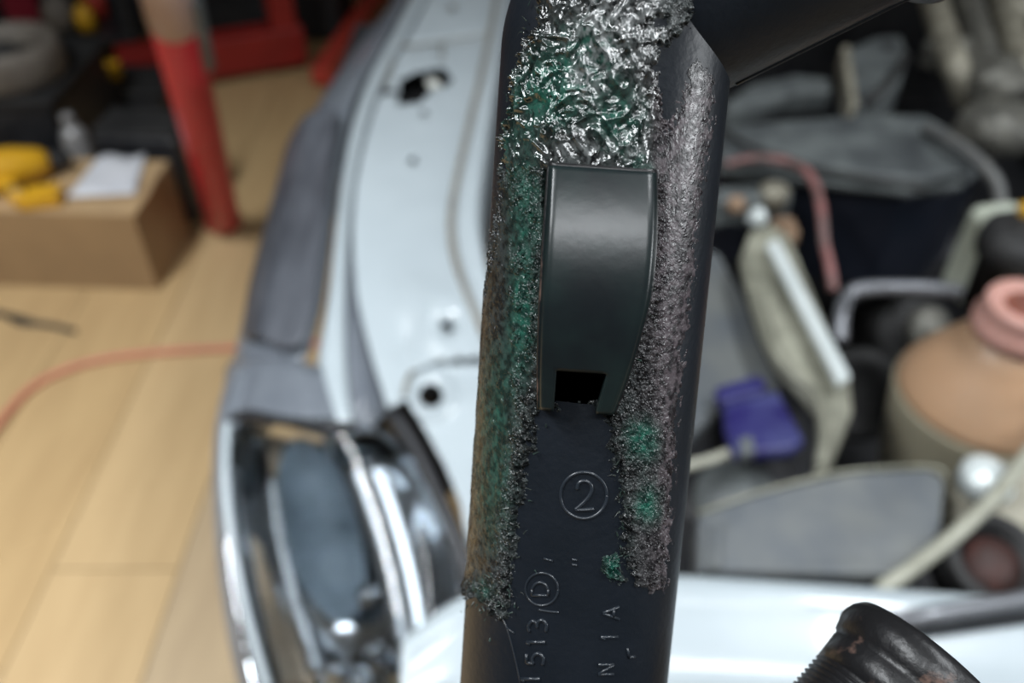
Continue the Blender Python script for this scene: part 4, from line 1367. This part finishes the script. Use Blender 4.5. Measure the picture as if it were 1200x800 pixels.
G3 = [[(.1, .95), (.5, 1.0), (.85, .8), (.7, .55), (.4, .52)], [(.4, .52), (.8, .47), (.92, .22), (.6, .0), (.1, .05)]]
G1 = [[(.3, .8), (.5, 1.0)], [(.5, 1.0), (.5, .0)]]
G5 = [[(.9, 1.0), (.25, 1.0)], [(.25, 1.0), (.18, .58)], [(.18, .58), (.5, .66), (.85, .5), (.9, .25), (.6, .0), (.1, .06)]]
GN = [[(.1, 0), (.1, 1)], [(.1, 1), (.9, 0)], [(.9, 0), (.9, 1)]]
GA = [[(.0, 0), (.5, 1)], [(.5, 1), (1, 0)], [(.2, .35), (.8, .35)]]
GI = [[(.5, 0), (.5, 1)], [(.3, .75), (.5, 1)]]
GD = [[(.05, 0), (.05, 1)], [(.05, 1), (.5, 1)], [(.5, 1), (.85, .82), (1, .5), (.85, .18), (.5, 0)], [(.5, 0), (.05, 0)]]
up_glyph('raised_letter', GD, 633, 690, 16, 19, .00025)
up_glyph('raised_digit', G3, 630, 733, 16, 21, .0003)
up_glyph('raised_digit', G1, 628, 752, 13, 22, .0003)
up_glyph('raised_digit', G5, 627, 772, 16, 20, .0003)
up_glyph('raised_digit', G1, 622, 795, 13, 22, .0003)
up_glyph('raised_letter', GA, 716, 718, 15, 19, .00026)
up_glyph('raised_letter', GI, 714, 746, 14, 20, .00026)
up_glyph('raised_letter', GN, 710, 784, 14, 18, .00026)
mark('raised_letter', [[(735, 759), (737, 770)], [(737, 770), (744, 769)]], .00024)
mark('raised_tick', [[(670, 655), (676, 656)], [(670, 661), (676, 662)]], .0002)
mark('raised_tick', [[(637, 654), (648, 657)]], .00018)
mark('raised_tick', [[(631, 714), (643, 716), (655, 717)]], .00018)
# long scratch below the crust
mark('scratch_ridge', [[(588, 722), (594, 735), (600, 755), (606, 780), (610, 800)], [(594, 735), (603, 742)]], .00016)

# --- loose shreds standing off the crust
shv, shf = [], []
rs = random.Random(5)
spots = []
for _ in range(260):
    k = rs.random()
    if k < .45:
        spots.append((rs.uniform(612, 762), rs.uniform(0, 192)))
    elif k < .62:
        spots.append((rs.gauss(728, 6), rs.uniform(480, 670)))
    elif k < .80:
        spots.append((rs.gauss(580, 16), rs.gauss(700, 14)))
    elif k < .9:
        spots.append((rs.gauss(612, 12), rs.uniform(480, 700)))
    else:
        spots.append((rs.gauss(752, 8), rs.uniform(210, 470)))
sh = MB()
for (u, v) in spots:
    s_, th_ = on_pipe(u, v)
    h0 = rs.uniform(.0002, .0011)
    a_ = C2W(tuple(surf(np.array(s_), np.array(th_), h0)))
    L_ = rs.uniform(.0004, .0014)
    an = rs.uniform(0, 2 * math.pi)
    b_ = C2W(tuple(surf(np.array(s_ + L_ * math.cos(an)), np.array(th_ + L_ / R * math.sin(an)), h0 + rs.uniform(-.0003, .0009))))
    mid_ = (a_ + b_) / 2 + Vector((0, 0, rs.uniform(0, .0004)))
    sh.tube([a_, mid_, b_], lambda t, q=rs.uniform(.00008, .0002): q * (1.05 - t), 5)
sh.build('loose_shreds', M['shred'], cpipe, False, kind='stuff')

# --- threaded spigot at the lower end of the same pipe
sp_end = np.array([.490, -.376, -1.0]) * .158
sp_in = np.array([.278, -.624, -1.0]) * .150
SPK = .905
sd_ = sp_end - sp_in
sl = float(np.linalg.norm(sd_))
sw0, sw1 = C2W(tuple(sp_in)), C2W(tuple(sp_end))
prof = [(-.01, .0001), (-.01, .0158)]
h = 0.0
while h < sl - .0135:
    prof += [(h, .0158), (h + .0004, .0164), (h + .0008, .0158)]
    h += .0011
prof += [(sl - .0130, .0163), (sl - .0100, .0165), (sl - .0080, .0167), (sl - .0074, .0164), (sl - .0066, .0173), (sl - .0035, .0183), (sl - .0015, .0178), (sl, .0166), (sl + .0003, .0150), (sl - .004, .0138), (sl - .02, .0138), (sl - .02, .0001)]
prof = [(a, b * SPK) for a, b in prof]
MB().lathe(sw0, sw1 - sw0, prof, 80).build('threaded_spigot', M['spigot'], cpipe, True, label='worn black spigot with ribs and rounded bead')
# elbow that joins the spigot to the body below the picture
eb = axis_pt(np.array(LEN + .055))
MB().tube([C2W(tuple(eb)), C2W(tuple(eb + np.array([.012, -.004, 0]))), C2W(tuple((eb + sp_in) / 2 + np.array([.004, -.006, 0]))), sw0, sw0 + (sw1 - sw0) * .05], .0155, 32, smooth_n=8).build('elbow', M['pipe'], cpipe, True)
